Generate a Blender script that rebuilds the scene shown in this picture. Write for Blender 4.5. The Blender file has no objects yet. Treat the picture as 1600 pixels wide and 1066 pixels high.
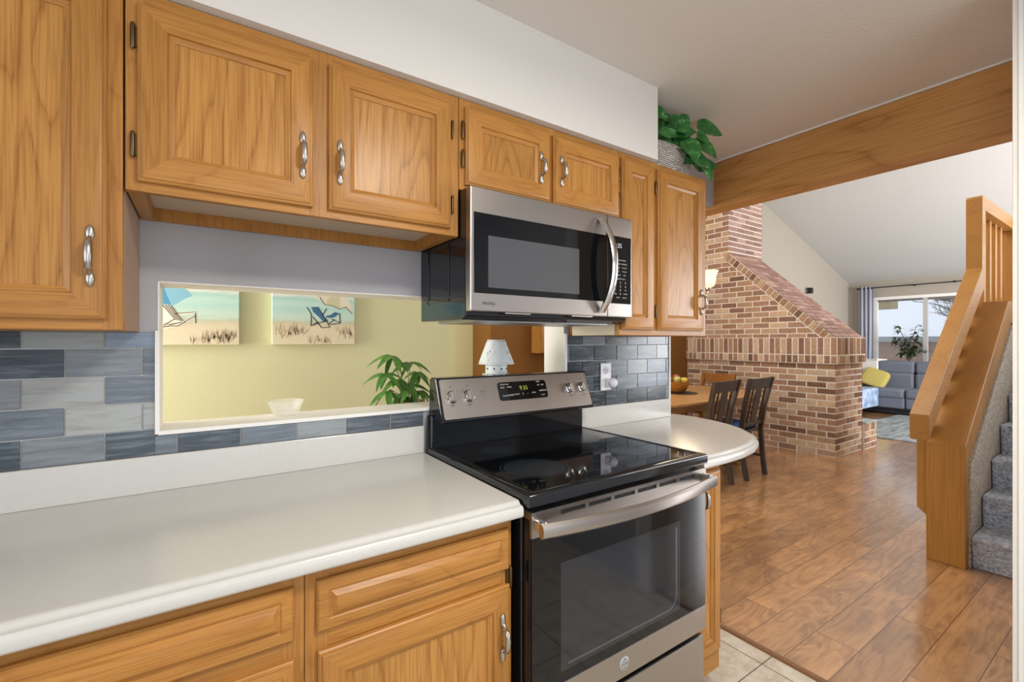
import bpy, bmesh, math, random
from math import radians as R, sin, cos, pi
from mathutils import Vector, Matrix, Euler
random.seed(7)
SC = bpy.context.scene
COL = SC.collection

# ------------------------------------------------------------------ camera, world, main lights, exposure
cam_d = bpy.data.cameras.new('camera'); cam = bpy.data.objects.new('camera', cam_d); COL.objects.link(cam)
cam.location = (-.6773, -1.5836, 1.3217); cam.rotation_euler = (R(90), 0, R(55.81 - 90))
cam_d.sensor_fit = 'HORIZONTAL'; cam_d.sensor_width = 36; cam_d.lens = 715 / 1600 * 36; cam_d.clip_start = .02
SC.camera = cam
vs = SC.view_settings
SC.display_settings.display_device = 'sRGB'
vs.view_transform = 'Standard'; vs.look = 'None'; vs.gamma = 1; vs.exposure = -.35; vs.use_curve_mapping = False

W = bpy.data.worlds.new('sky'); SC.world = W; W.use_nodes = True
wb = W.node_tree.nodes['Background']; wb.inputs[0].default_value = (.90, .94, 1.0, 1); wb.inputs[1].default_value = 1.7

def area(name, loc, rot, sx, sy, power, col=(1, 1, 1)):
    d = bpy.data.lights.new(name, 'AREA'); d.shape = 'RECTANGLE'; d.size = sx; d.size_y = sy; d.energy = power; d.color = col
    o = bpy.data.objects.new(name, d); COL.objects.link(o); o.location = loc; o.rotation_euler = rot
    return o
area('daylight_patio_door', (-.3, -3.45, 1.35), (R(90), 0, 0), 2.6, 1.7, 14, (.86, .93, 1))
area('fill_kitchen_left', (-2.85, -1.9, 1.6), (R(90), 0, R(-90)), 1.5, 1.1, 34, (.9, .94, 1))  # added fill lamp for the beam and left-facing sides; no window behind it
area('daylight_hall_window', (-2.6, .72, 1.45), (R(90), 0, R(-90)), 1.0, 1.5, 95, (1, .98, .94))
area('fill_hall_end', (.35, 2.2, 1.5), (R(90), 0, R(-90)), .9, 1.4, 26, (1, .96, .88))  # added fill lamp in mid-air behind the yellow wall, brightens the wall return
area('fill_living_side', (7.4, -3.9, 1.5), (R(90), 0, 0), 3.6, 2.2, 560, (.96, .98, 1))  # fill lamp at unseen side windows, both added to brighten the living room
area('fill_vault', (6.3, -1.6, 3.75), (R(0), R(-18), 0), 2.6, 1.6, 75, (.97, .98, 1))  # unseen area lamp hung below the closed vault, no skylight is built
area('fill_dining', (3.0, 1.2, 4.6), (R(-8), 0, 0), 1.6, 1.6, 120, (1, .97, .93))  # unseen fill lamp in mid-air, added to brighten the dining room

# ------------------------------------------------------------------ material helpers
def lin(c):
    if isinstance(c, str): c = tuple(int(c[i:i+2], 16) for i in (0, 2, 4))
    return tuple(((v/255)/12.92 if v/255 <= .04045 else ((v/255+.055)/1.055)**2.4) for v in c) + (1,)
class NT:
    def __init__(s, name):
        s.m = bpy.data.materials.new(name); s.m.use_nodes = True; s.t = s.m.node_tree
        s.b = s.t.nodes['Principled BSDF']; s.out = s.t.nodes['Material Output']
    def n(s, typ, **kw):
        x = s.t.nodes.new(typ)
        for k, v in kw.items():
            if k.startswith('i_'):
                key = k[2:]; key = int(key) if key.isdigit() else key.replace('_', ' ')
                x.inputs[key].default_value = v
            else: setattr(x, k, v)
        return x
    def l(s, a, ao, b, bi): s.t.links.new(a.outputs[ao], b.inputs[bi]); return b
    def ramp(s, stops, interp='LINEAR'):
        r = s.t.nodes.new('ShaderNodeValToRGB'); e = r.color_ramp.elements; r.color_ramp.interpolation = interp
        while len(e) < len(stops): e.new(.5)
        for k, (p, c) in enumerate(stops): e[k].position = p; e[k].color = lin(c) if not isinstance(c, float) else (c, c, c, 1)
        return r
    def math(s, op, a=None, b=None):
        x = s.n('ShaderNodeMath', operation=op)
        if b is not None: x.inputs[1].default_value = b
        return x
    def bump(s, src, so, strength, dist):
        b = s.n('ShaderNodeBump', i_Strength=strength, i_Distance=dist); s.l(src, so, b, 'Height'); s.l(b, 0, s.b, 'Normal'); return b
def plain(name, c, rough=.5, metal=0, spec=.5, coat=0, emit=None, es=0):
    t = NT(name); t.b.inputs['Base Color'].default_value = lin(c); t.b.inputs['Roughness'].default_value = rough
    t.b.inputs['Metallic'].default_value = metal; t.b.inputs['Specular IOR Level'].default_value = spec; t.b.inputs['Coat Weight'].default_value = coat
    if emit: t.b.inputs['Emission Color'].default_value = lin(emit); t.b.inputs['Emission Strength'].default_value = es
    return t.m
def paint(name, c, bump=.25, scale=120, rough=.75):
    t = NT(name); t.b.inputs['Base Color'].default_value = lin(c); t.b.inputs['Roughness'].default_value = rough; t.b.inputs['Specular IOR Level'].default_value = .25
    g = t.n('ShaderNodeNewGeometry'); n = t.n('ShaderNodeTexNoise', i_Scale=scale, i_Detail=3.0); t.l(g, 'Position', n, 'Vector'); t.bump(n, 0, bump, .004)
    return t.m
def wood(name, axis, light, mid, dark, scale=1.0, rough=.36, cath=9.0, spec=.45, bump=.12, knots=False, ring=.6, det=2.0, al=.9, jag=0.0, dist=.35):
    """stretched-noise contour grain along one axis, with fine pores"""
    t = NT(name); tc = t.n('ShaderNodeTexCoord'); oi = t.n('ShaderNodeObjectInfo')
    add = t.n('ShaderNodeVectorMath', operation='MULTIPLY_ADD'); t.l(tc, 'Object', add, 0); add.inputs[1].default_value = (1, 1, 1)
    off = t.n('ShaderNodeVectorMath', operation='SCALE'); comb = t.n('ShaderNodeCombineXYZ')
    for k in range(3): t.l(oi, 'Random', comb, k)
    t.l(comb, 0, off, 0); off.inputs['Scale'].default_value = 37.0; t.l(off, 0, add, 2)
    def mapped(al, ac):
        mp = t.n('ShaderNodeMapping'); sc = [ac, ac, ac]; sc['xyz'.index(axis)] = al
        mp.inputs['Scale'].default_value = [v*scale for v in sc]; t.l(add, 0, mp, 'Vector'); return mp
    m1 = mapped(al, 5.0); n1 = t.n('ShaderNodeTexNoise', i_Scale=1.0, i_Detail=det, i_Roughness=.45, i_Distortion=dist); t.l(m1, 0, n1, 'Vector')
    m4 = mapped(2.2, 70.0); n4 = t.n('ShaderNodeTexNoise', i_Scale=1.0, i_Detail=2.0); t.l(m4, 0, n4, 'Vector')
    jn = t.n('ShaderNodeMath', operation='MULTIPLY_ADD'); t.l(n4, 0, jn, 0); jn.inputs[1].default_value = jag; t.l(n1, 0, jn, 2)
    mu = t.math('MULTIPLY', b=cath); t.l(jn, 0, mu, 0); fr = t.math('FRACT'); t.l(mu, 0, fr, 0)
    m2 = mapped(5.0, 190.0); n2 = t.n('ShaderNodeTexNoise', i_Scale=1.0, i_Detail=2.0); t.l(m2, 0, n2, 'Vector')
    m3 = mapped(.6, 2.5); n3 = t.n('ShaderNodeTexNoise', i_Scale=1.0, i_Detail=1.0); t.l(m3, 0, n3, 'Vector')
    mixc = lambda p, q, k: ''.join('%02X' % round(int(p[i:i+2], 16)*(1-k)+int(q[i:i+2], 16)*k) for i in (0, 2, 4))
    r1 = t.ramp([(0, mixc(light, mid, ring)), (.14, light), (.55, light), (.88, mixc(light, mid, ring)), (.97, mixc(light, dark, ring)), (1, mixc(light, mid, ring))]); t.l(fr, 0, r1, 0)
    r2 = t.ramp([(.36, dark), (.56, light), (1, light)]); t.l(n2, 0, r2, 0)
    mx = t.n('ShaderNodeMix', data_type='RGBA', blend_type='MULTIPLY'); mx.inputs[0].default_value = .0
    mx = t.n('ShaderNodeMix', data_type='RGBA'); mx.inputs[0].default_value = .34; t.l(r1, 0, mx, 6); t.l(r2, 0, mx, 7)
    hs = t.n('ShaderNodeHueSaturation'); t.l(mx, 2, hs, 'Color')
    mr = t.n('ShaderNodeMapRange'); mr.inputs[1].default_value = .25; mr.inputs[2].default_value = .75; mr.inputs[3].default_value = .86; mr.inputs[4].default_value = 1.12
    t.l(n3, 0, mr, 0); t.l(mr, 0, hs, 'Value')
    last = hs
    if knots:
        vo = t.n('ShaderNodeTexVoronoi', i_Scale=1.0); mk = mapped(1.1, 4.2); t.l(mk, 0, vo, 'Vector')
        rk = t.ramp([(0, 0.0), (.07, 0.0), (.13, 1.0)]); t.l(vo, 'Distance', rk, 0)
        mk2 = t.n('ShaderNodeMix', data_type='RGBA'); t.l(rk, 0, mk2, 0); mk2.inputs[6].default_value = lin(dark); t.l(hs, 0, mk2, 7); last = mk2
    t.l(last, 2 if knots else 0, t.b, 'Base Color')
    t.b.inputs['Roughness'].default_value = rough; t.b.inputs['Specular IOR Level'].default_value = spec
    t.bump(n2, 0, bump, .0015)
    return t.m

OAK = {a: wood('oak_' + a, a, 'B47F40', 'A87033', '7C4C1D', scale=1.5, cath=6, ring=.4, spec=.3, jag=.03) for a in 'xyz'}
OAKP = {a: wood('oak_panel_' + a, a, 'BA8646', 'A26D33', '7E4F20', scale=1.3, cath=13, ring=.7, spec=.3, rough=.31, det=1.5, al=.95, jag=.05, dist=.12) for a in 'xyz'}
FIR = {a: wood('fir_' + a, a, 'BE8840', 'B27A36', '976228', scale=.9, cath=4, rough=.42, bump=.05, ring=.35) for a in 'xyz'}
BEAMM = wood('beam_fir', 'y', 'D09A5A', 'C08643', '93602A', scale=.9, cath=4, rough=.55, bump=.08, knots=True, ring=.6)
TABLEW = wood('table_oak', 'x', 'BE905A', 'AC7D48', '8A6034', scale=.8, rough=.3)
DARKW = {a: wood('dark_chair_wood_' + a, a, '3F2918', '301E11', '1F130A', scale=1.2, rough=.35) for a in 'xyz'}
MIDW = wood('light_chair_wood', 'y', '9A622C', '865223', '5F3815', rough=.35)

WALL = paint('grey_wall_paint', 'B0AFB4'); CEIL = paint('ceiling_paint', 'DFDAD4', .35, 90); SOFF = paint('soffit_paint', 'DEDBD6', .1)
VAULT = paint('vault_paint', 'CBC9C6', .35, 60); GREIGE = paint('greige_wall_paint', 'A8A093', .1); YEL = paint('pale_yellow_wall_paint', 'DAD8AE', .12)
BROWN = paint('caramel_wall_paint', '7F5729', .1); TRIMW = paint('white_trim_paint', 'ECEAE6', 0.02, 40, .4); MELA = paint('beige_melamine', 'BBA793', .02); LAMIN = paint('shaded_oak_laminate', 'A58A78', .02); CREAM = paint('cream_melamine', 'E2D6BF', .02)
def speckle(name, base, speck, sc):
    t = NT(name); g = t.n('ShaderNodeNewGeometry'); n = t.n('ShaderNodeTexNoise', i_Scale=sc, i_Detail=4.0, i_Roughness=.7); t.l(g, 'Position', n, 'Vector')
    r = t.ramp([(.3, speck), (.6, base)]); t.l(n, 0, r, 0); t.l(r, 0, t.b, 'Base Color'); t.b.inputs['Roughness'].default_value = .2
    return t
COUNTER = speckle('white_solid_surface', 'CFCECA', 'CCCBC7', 60).m
t_ = speckle('vinyl_floor', 'D9D0C0', 'B9AC99', 14)
bt = t_.n('ShaderNodeTexBrick', offset=0.0, i_Scale=1.0, i_Mortar_Size=.0025, i_Brick_Width=.305, i_Row_Height=.305, i_Color1=(1, 1, 1, 1), i_Color2=(1, 1, 1, 1), i_Mortar=(.25, .23, .2, 1))
g_ = t_.n('ShaderNodeNewGeometry'); t_.l(g_, 'Position', bt, 'Vector')
mx_ = t_.n('ShaderNodeMix', data_type='RGBA', blend_type='MULTIPLY'); mx_.inputs[0].default_value = 1
t_.t.links.new(t_.b.inputs['Base Color'].links[0].from_socket, mx_.inputs[6]); t_.l(bt, 0, mx_, 7); t_.l(mx_, 2, t_.b, 'Base Color'); t_.b.inputs['Roughness'].default_value = .22
VINYL = t_.m
def plank_floor():
    t = NT('acacia_laminate'); g = t.n('ShaderNodeNewGeometry')
    b = t.n('ShaderNodeTexBrick', offset=.37, offset_frequency=2, i_Scale=1.0, i_Mortar_Size=.0016, i_Mortar_Smooth=.2, i_Bias=0.0, i_Brick_Width=1.22, i_Row_Height=.165,
            i_Color1=(0, 0, 0, 1), i_Color2=(1, 1, 1, 1), i_Mortar=(.5, .5, .5, 1))
    mp0 = t.n('ShaderNodeMapping'); mp0.inputs['Location'].default_value = (.35, .143, 0); t.l(g, 'Position', mp0, 'Vector'); t.l(mp0, 0, b, 'Vector')
    off = t.n('ShaderNodeVectorMath', operation='SCALE'); t.l(b, 'Color', off, 0); off.inputs['Scale'].default_value = 23.0
    ad = t.n('ShaderNodeVectorMath', operation='ADD'); t.l(g, 'Position', ad, 0); t.l(off, 0, ad, 1)
    mp = t.n('ShaderNodeMapping'); mp.inputs['Scale'].default_value = (2.2, 8.0, 1); t.l(ad, 0, mp, 'Vector')
    n1 = t.n('ShaderNodeTexNoise', i_Scale=1.0, i_Detail=3.0, i_Roughness=.5, i_Distortion=1.1); t.l(mp, 0, n1, 'Vector')
    mu = t.math('MULTIPLY', b=5.0); t.l(n1, 0, mu, 0); fr = t.math('FRACT'); t.l(mu, 0, fr, 0)
    r = t.ramp([(0, '91633C'), (.12, 'AA7848'), (.5, 'C08D57'), (.85, 'A87647'), (1, '94683F')]); t.l(fr, 0, r, 0)
    mp2 = t.n('ShaderNodeMapping'); mp2.inputs['Scale'].default_value = (3, 60, 1); t.l(ad, 0, mp2, 'Vector')
    n2 = t.n('ShaderNodeTexNoise', i_Scale=1.0, i_Detail=3.0, i_Distortion=.6); t.l(mp2, 0, n2, 'Vector')
    r2 = t.ramp([(.3, '7D5430'), (.6, 'BA8852')]); t.l(n2, 0, r2, 0)
    m = t.n('ShaderNodeMix', data_type='RGBA'); m.inputs[0].default_value = .35; t.l(r, 0, m, 6); t.l(r2, 0, m, 7)
    n3 = t.n('ShaderNodeTexNoise', i_Scale=3.0, i_Detail=2.0); t.l(ad, 0, n3, 'Vector')
    hs = t.n('ShaderNodeHueSaturation'); hs.inputs['Saturation'].default_value = .95; t.l(m, 2, hs, 'Color')
    ad2 = t.math('ADD'); sp = t.n('ShaderNodeSeparateColor'); t.l(b, 'Color', sp, 0)
    mr = t.n('ShaderNodeMapRange'); mr.inputs[3].default_value = -.18; mr.inputs[4].default_value = .18; t.l(sp, 0, mr, 0)
    mr2 = t.n('ShaderNodeMapRange'); mr2.inputs[1].default_value = .3; mr2.inputs[2].default_value = .7; mr2.inputs[3].default_value = .8; mr2.inputs[4].default_value = 1.25; t.l(n3, 0, mr2, 0)
    t.l(mr, 0, ad2, 0); t.l(mr2, 0, ad2, 1); t.l(ad2, 0, hs, 'Value')
    m3 = t.n('ShaderNodeMix', data_type='RGBA'); t.l(b, 'Fac', m3, 0); t.l(hs, 0, m3, 6); m3.inputs[7].default_value = lin('4A2F1A'); t.l(m3, 2, t.b, 'Base Color')
    t.b.inputs['Roughness'].default_value = .3; t.b.inputs['Specular IOR Level'].default_value = .5; t.b.inputs['Coat Weight'].default_value = 1; t.b.inputs['Coat IOR'].default_value = 1.9; t.b.inputs['Coat Roughness'].default_value = .16
    t.bump(n2, 0, .05, .001)
    return t.m
LAM = plank_floor()
def vcol(name, rough, nscale=(1, 1, 1), amt=.25, bump=0, spec=.5, streak=None):
    t = NT(name); a = t.n('ShaderNodeVertexColor'); a.layer_name = 'tint'
    g = t.n('ShaderNodeNewGeometry'); ad = t.n('ShaderNodeVectorMath', operation='MULTIPLY_ADD'); t.l(a, 'Color', ad, 0); ad.inputs[1].default_value = (31, 47, 53); t.l(g, 'Position', ad, 2)
    mp = t.n('ShaderNodeMapping'); mp.inputs['Scale'].default_value = nscale; t.l(ad, 0, mp, 'Vector')
    n = t.n('ShaderNodeTexNoise', i_Scale=1.0, i_Detail=5.0, i_Roughness=.62, i_Distortion=.5); t.l(mp, 0, n, 'Vector')
    mr = t.n('ShaderNodeMapRange'); mr.inputs[1].default_value = .25; mr.inputs[2].default_value = .75; mr.inputs[3].default_value = 1-amt; mr.inputs[4].default_value = 1+amt; t.l(n, 0, mr, 0)
    hs = t.n('ShaderNodeHueSaturation'); t.l(a, 'Color', hs, 'Color'); t.l(mr, 0, hs, 'Value'); last, so = hs, 0
    if streak:
        r = t.ramp([(.5, 0.0), (.72, .6)]); t.l(n, 0, r, 0); m = t.n('ShaderNodeMix', data_type='RGBA'); t.l(r, 0, m, 0); t.l(hs, 0, m, 6); m.inputs[7].default_value = lin(streak); last, so = m, 2
    t.l(last, so, t.b, 'Base Color'); t.b.inputs['Roughness'].default_value = rough; t.b.inputs['Specular IOR Level'].default_value = spec
    if bump: t.bump(n, 0, bump, .003)
    return t.m
TILE = vcol('glass_tile', .2, (7, 7, 70), .34, streak='858E96', spec=.35); BRICK = vcol('brick', .85, (38, 38, 38), .3, .5, .2)
GROUT = plain('grout', 'D8D6D2', .8); MORTAR = paint('mortar', 'E6DCCF', .4, 150, .9)
STEEL = NT('brushed_steel')
STEEL.b.inputs['Metallic'].default_value = 1; STEEL.b.inputs['Base Color'].default_value = lin('AFA9A4'); STEEL.b.inputs['Roughness'].default_value = .3
g_ = STEEL.n('ShaderNodeNewGeometry'); mp_ = STEEL.n('ShaderNodeMapping'); mp_.inputs['Scale'].default_value = (3, 400, 400); STEEL.l(g_, 'Position', mp_, 'Vector')
n_ = STEEL.n('ShaderNodeTexNoise', i_Scale=1.0, i_Detail=2.0); STEEL.l(mp_, 0, n_, 'Vector'); STEEL.bump(n_, 0, .05, .001); STEEL = STEEL.m
CHROME = plain('polished_metal', 'D2D0CE', .16, 1); PEWTER = plain('satin_pewter', 'B9B4AD', .3, 1); BRASS = plain('antique_brass', '6E5B3E', .4, 1)
BLACKG = plain('black_glass', '0B0D10', .05, 0, .42); BLACKE = plain('black_enamel', '12161B', .09, 0, .6); BLACKM = plain('matte_black', '15161A', .55)
DGREY = plain('dark_grey_print', '2B2F36', .2); SCREEN = plain('oven_screen_glass', '24272D', .08, 0, .55); MSCREEN = plain('mesh_screen_glass', '4C4E52', .22, 0, .5)
PRINTW = plain('white_print', 'C9CCD0', .5); PRINTD = plain('dark_print', '3A332E', .5); LED = plain('green_led', '141810', .4, emit='B9D24A', es=.9); LEDW = plain('white_led', '202020', .4, emit='E8F4FF', es=1.2)
WHITEP = plain('white_plastic', 'E4E4EA', .35); NIGHT = plain('night_light_lens', 'DDDCEE', .15, 0, .5)

# ------------------------------------------------------------------ mesh builder
WL = {}
class MB:
    def __init__(s): s.v = []; s.f = []; s.m = []; s.c = []; s.cur = (1, 1, 1)
    def face(s, idx, mi=0): s.f.append(tuple(idx)); s.m.append(mi); s.c.append(s.cur)
    def vert(s, p): s.v.append(tuple(p)); return len(s.v)-1
    def poly(s, pts, mi=0): s.face([s.vert(p) for p in pts], mi)
    def box(s, x0, x1, y0, y1, z0, z1, mi=0):
        i = len(s.v); s.v += [(x, y, z) for z in (z0, z1) for y in (y0, y1) for x in (x0, x1)]
        for q in ((0, 2, 3, 1), (4, 5, 7, 6), (0, 1, 5, 4), (2, 6, 7, 3), (0, 4, 6, 2), (1, 3, 7, 5)): s.face([i+k for k in q], mi)
        return s
    def prism(s, pts, d, mi=0, mside=None):
        n = len(pts); i = len(s.v); d = Vector(d); s.v += [tuple(p) for p in pts] + [tuple(Vector(p)+d) for p in pts]
        s.face(range(i, i+n), mi); s.face([i+n+k for k in reversed(range(n))], mi)
        for k in range(n): s.face((i+k, i+n+k, i+n+(k+1) % n, i+(k+1) % n), mi if mside is None else mside)
        return s
    def tube(s, pts, rad, seg=10, mi=0, flat=None, up=None):
        pts = [Vector(p) for p in pts]; n = len(pts)
        if not hasattr(rad, '__len__'): rad = [rad]*n
        prev = None; base = len(s.v)
        for k in range(n):
            d = (pts[min(k+1, n-1)]-pts[max(k-1, 0)]).normalized()
            if prev is None:
                a = Vector(up) if up else (Vector((0, 0, 1)) if abs(d.z) < .9 else Vector((1, 0, 0)))
            else: a = prev
            a = (a - d*a.dot(d)).normalized(); prev = a; b = d.cross(a)
            for j in range(seg):
                an = 2*pi*j/seg; fl = flat or 1
                s.v.append(tuple(pts[k] + rad[k]*(a*cos(an)+b*sin(an)*fl)))
        for k in range(n-1):
            for j in range(seg):
                s.face((base+k*seg+j, base+k*seg+(j+1) % seg, base+(k+1)*seg+(j+1) % seg, base+(k+1)*seg+j), mi)
        s.face([base+j for j in reversed(range(seg))], mi); s.face([base+(n-1)*seg+j for j in range(seg)], mi)
        return s
    def lathe(s, prof, c, seg=24, mi=0, axis='z', wob=None):
        base = len(s.v); c = Vector(c)
        for r, h in prof:
            for j in range(seg):
                an = 2*pi*j/seg; rr = r*(1+(wob(an, h) if wob else 0))
                p = Vector((rr*cos(an), rr*sin(an), h))
                if axis == 'x': p = Vector((p.z, p.x, p.y))
                if axis == 'y': p = Vector((p.x, p.z, p.y))
                s.v.append(tuple(c+p))
        for k in range(len(prof)-1):
            for j in range(seg): s.face((base+k*seg+j, base+k*seg+(j+1) % seg, base+(k+1)*seg+(j+1) % seg, base+(k+1)*seg+j), mi)
        if prof[0][0] > 1e-6: s.face([base+j for j in reversed(range(seg))], mi)
        if prof[-1][0] > 1e-6: s.face([base+(len(prof)-1)*seg+j for j in range(seg)], mi)
        return s
    def ell(s, c, r, seg=16, rings=10, mi=0, rot=None, pw=1.0):
        base = len(s.v); c = Vector(c)
        sg = lambda x: math.copysign(abs(x)**pw, x)
        for k in range(rings+1):
            th = pi*k/rings
            for j in range(seg):
                an = 2*pi*j/seg; p = Vector((r[0]*sg(sin(th))*sg(cos(an)), r[1]*sg(sin(th))*sg(sin(an)), r[2]*sg(cos(th))))
                if rot: p = rot @ p
                s.v.append(tuple(c+p))
        for k in range(rings):
            for j in range(seg): s.face((base+k*seg+j, base+(k+1)*seg+j, base+(k+1)*seg+(j+1) % seg, base+k*seg+(j+1) % seg), mi)
        return s
    def rings(s, x0, x1, z0, z1, lv, mh=0, mv=1, mc=1):
        """mitred frame: lv = list of (inset, y); front faces -y"""
        prev = None
        for ins, y in lv:
            q = [s.vert(p) for p in ((x0+ins, y, z0+ins), (x1-ins, y, z0+ins), (x1-ins, y, z1-ins), (x0+ins, y, z1-ins))]
            if prev:
                for k in range(4): s.face((prev[k], prev[(k+1) % 4], q[(k+1) % 4], q[k]), mh if k % 2 == 0 else mv)
            else: s.face(q[::-1], mc)
            prev = q
        s.face(prev, mc); return s
    def build(s, name, mats, parent=None, smooth=0, bevel=0, seg=2, weld=True, color=False, sub=0):
        o = None; off = WL.get(parent.name, Vector()) if parent else Vector()
        me = bpy.data.meshes.new(name); me.from_pydata([Vector(p)-off for p in s.v], [], s.f)
        mats = mats if isinstance(mats, (list, tuple)) else [mats]
        for m in mats: me.materials.append(m)
        me.polygons.foreach_set('material_index', s.m)
        if color:
            ca = me.color_attributes.new('tint', 'FLOAT_COLOR', 'CORNER'); k = 0
            for p, c in zip(me.polygons, s.c):
                for _ in p.loop_indices: ca.data[k].color = (*c, 1); k += 1
        bm = bmesh.new(); bm.from_mesh(me)
        if weld: bmesh.ops.remove_doubles(bm, verts=bm.verts, dist=1e-5)
        bmesh.ops.recalc_face_normals(bm, faces=bm.faces); bm.to_mesh(me); bm.free()
        if smooth: me.shade_smooth(); me.set_sharp_from_angle(angle=R(smooth))
        o = bpy.data.objects.new(name, me); COL.objects.link(o)
        if parent: o.parent = parent
        WL[o.name] = off
        if bevel:
            b = o.modifiers.new('bevel', 'BEVEL'); b.width = bevel; b.segments = seg; b.limit_method = 'ANGLE'; b.angle_limit = R(40)
        if sub: ss = o.modifiers.new('sub', 'SUBSURF'); ss.levels = sub; ss.render_levels = sub
        return o
def tag(o, label=None, cat=None, group=None, kind=None):
    if label: o['label'] = label
    if cat: o['category'] = cat
    if group: o['group'] = group
    if kind: o['kind'] = kind
    return o
def root(name, loc, label, cat, group=None):
    o = bpy.data.objects.new(name, None); COL.objects.link(o); o.location = loc; o.empty_display_size = .1; WL[o.name] = Vector(loc)
    return tag(o, label, cat, group)
def struct(name, mb, m, label, cat='wall', **kw):
    return tag(mb.build(name, m, None, **kw), label, cat, None, 'structure')
def copy_tree(o, parent=None):
    c = o.copy(); COL.objects.link(c)
    if parent: c.parent = parent
    for ch in list(o.children): copy_tree(ch, c)
    return c
def text(s, size, mat, M, parent, name, label=None, align='CENTER', join=None):
    """lettering turned into a mesh; M places the text plane"""
    out = MB()
    items = s if isinstance(s, list) else [(s, 0, 0, size)]
    for (tx, ox, oy, sz) in items:
        cu = bpy.data.curves.new('lettering', 'FONT'); cu.body = tx; cu.size = sz; cu.align_x = align; cu.align_y = 'CENTER'; cu.resolution_u = 2
        to = bpy.data.objects.new('lettering', cu); COL.objects.link(to)
        bpy.context.view_layer.update()
        me = to.evaluated_get(bpy.context.evaluated_depsgraph_get()).to_mesh()
        b = len(out.v)
        for v in me.vertices: out.v.append(tuple(M @ Vector((v.co.x+ox, v.co.y+oy, 0))))
        for p in me.polygons: out.face([b+i for i in p.vertices])
        to.to_mesh_clear(); bpy.data.objects.remove(to); bpy.data.curves.remove(cu)
    o = out.build(name, mat, parent, weld=False)
    if label: o['label'] = label
    return o
def clip(poly, convex):
    """Sutherland-Hodgman, 2-D, counter-clockwise clip polygon"""
    for k in range(len(convex)):
        a, b = convex[k], convex[(k+1) % len(convex)]; out = []
        side = lambda p: (b[0]-a[0])*(p[1]-a[1])-(b[1]-a[1])*(p[0]-a[0])
        for i in range(len(poly)):
            p, q = poly[i], poly[(i+1) % len(poly)]; sp, sq = side(p), side(q)
            if sp >= 0: out.append(p)
            if (sp > 0) != (sq > 0) and abs(sp-sq) > 1e-12:
                t = sp/(sp-sq); out.append((p[0]+(q[0]-p[0])*t, p[1]+(q[1]-p[1])*t))
        poly = out
        if len(poly) < 3: return None
    return poly
def lay(mb, O, U, V, N, convex, bl, bh, gap, off, palette, depth, mi=0, start=(0, 0), jit=.06):
    """lay bricks or tiles in courses on a face, clipped to a convex outline"""
    O, U, V, N = Vector(O), Vector(U), Vector(V), Vector(N)
    us = [p[0] for p in convex]; vsx = [p[1] for p in convex]
    r0 = math.floor((min(vsx)-start[1])/bh)-1; r1 = math.ceil((max(vsx)-start[1])/bh)+1
    for r in range(r0, r1):
        sh = start[0]+(off*bl if r % 2 else 0); c0 = math.floor((min(us)-sh)/bl)-1; c1 = math.ceil((max(us)-sh)/bl)+1
        for c in range(c0, c1):
            u0, v0 = sh+c*bl+gap/2, start[1]+r*bh+gap/2; u1, v1 = u0+bl-gap, v0+bh-gap
            p = clip([(u0, v0), (u1, v0), (u1, v1), (u0, v1)], convex)
            if not p: continue
            ar = abs(sum(p[i][0]*p[(i+1) % len(p)][1]-p[(i+1) % len(p)][0]*p[i][1] for i in range(len(p))))/2
            if ar < 2e-5: continue
            col = random.choice(palette); k = 1+random.uniform(-jit, jit); mb.cur = tuple(x*k for x in lin(col)[:3])
            mb.prism([O+U*a+V*b for a, b in p], N*(depth*(1+random.uniform(-.12, .12))), mi)
    mb.cur = (1, 1, 1)

DARKT = wood('transition_wood', 'y', '8A6446', '775338', '5C3E28', rough=.4)
# ================================================================== THE SETTING
ZC = 2.39
XB = 1.854                         # kitchen face of the beam, end of the flat ceiling
struct('floor', MB().box(1.315, 11.2, -4.2, 3.2, -.05, 0).box(-3.2, 1.315, .14, 3.2, -.05, 0), LAM, 'brown acacia plank laminate floor', 'floor')
struct('floor_kitchen', MB().box(-3.2, 1.315, -3.7, .14, -.05, 0), VINYL, 'pale vinyl tile kitchen floor', 'floor')
struct('trim_1', MB().prism([(1.298, -1.31, 0), (1.305, -1.31, .009), (1.325, -1.31, .009), (1.336, -1.31, 0)], (0, 1.45, 0)), DARKT, 'brown transition strip between vinyl and wood floors', 'trim')
struct('ceiling', MB().box(-3.2, XB, -3.7, .14, ZC, ZC+.1).box(-3.2, 1.85, .14, 3.2, ZC, ZC+.1), CEIL, 'flat kitchen ceiling', 'ceiling')
# kitchen wall with the pass-through opening
OX0, OX1, OZ0, OZ1 = -.775, .683, 1.068, 1.485
w = MB().box(-3.2, OX0, 0, .14, 0, ZC).box(OX0, OX1, 0, .14, 0, OZ0).box(OX0, OX1, 0, .14, OZ1, ZC).box(OX1, 1.42, 0, .14, 0, ZC).box(1.42, XB, 0, .14, 2.125, ZC)
struct('wall_kitchen', w, WALL, 'textured grey kitchen wall with a pass-through opening', 'wall')
s_ = MB().box(OX0, OX1, -.012, .15, OZ0-.004, OZ0+.008).box(OX0, OX1, -.001, .141, OZ1-.003, OZ1+.002).box(OX0-.002, OX0+.003, -.001, .141, OZ0, OZ1).box(OX1-.003, OX1+.002, -.001, .141, OZ0, OZ1)
struct('trim_2', s_, TRIMW, 'white sill and liner of the pass-through opening', 'trim', bevel=.002)
s_ = MB().box(OX0-.006, OX0+.004, -.014, 0, OZ0, 1.35).box(OX1-.004, OX1+.008, -.014, 0, OZ0, 1.355).box(1.418, 1.43, -.014, .0, .914, 1.352)
struct('trim_3', s_, TRIMW, 'thin white edge strips beside the wall tiles', 'trim')
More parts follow.
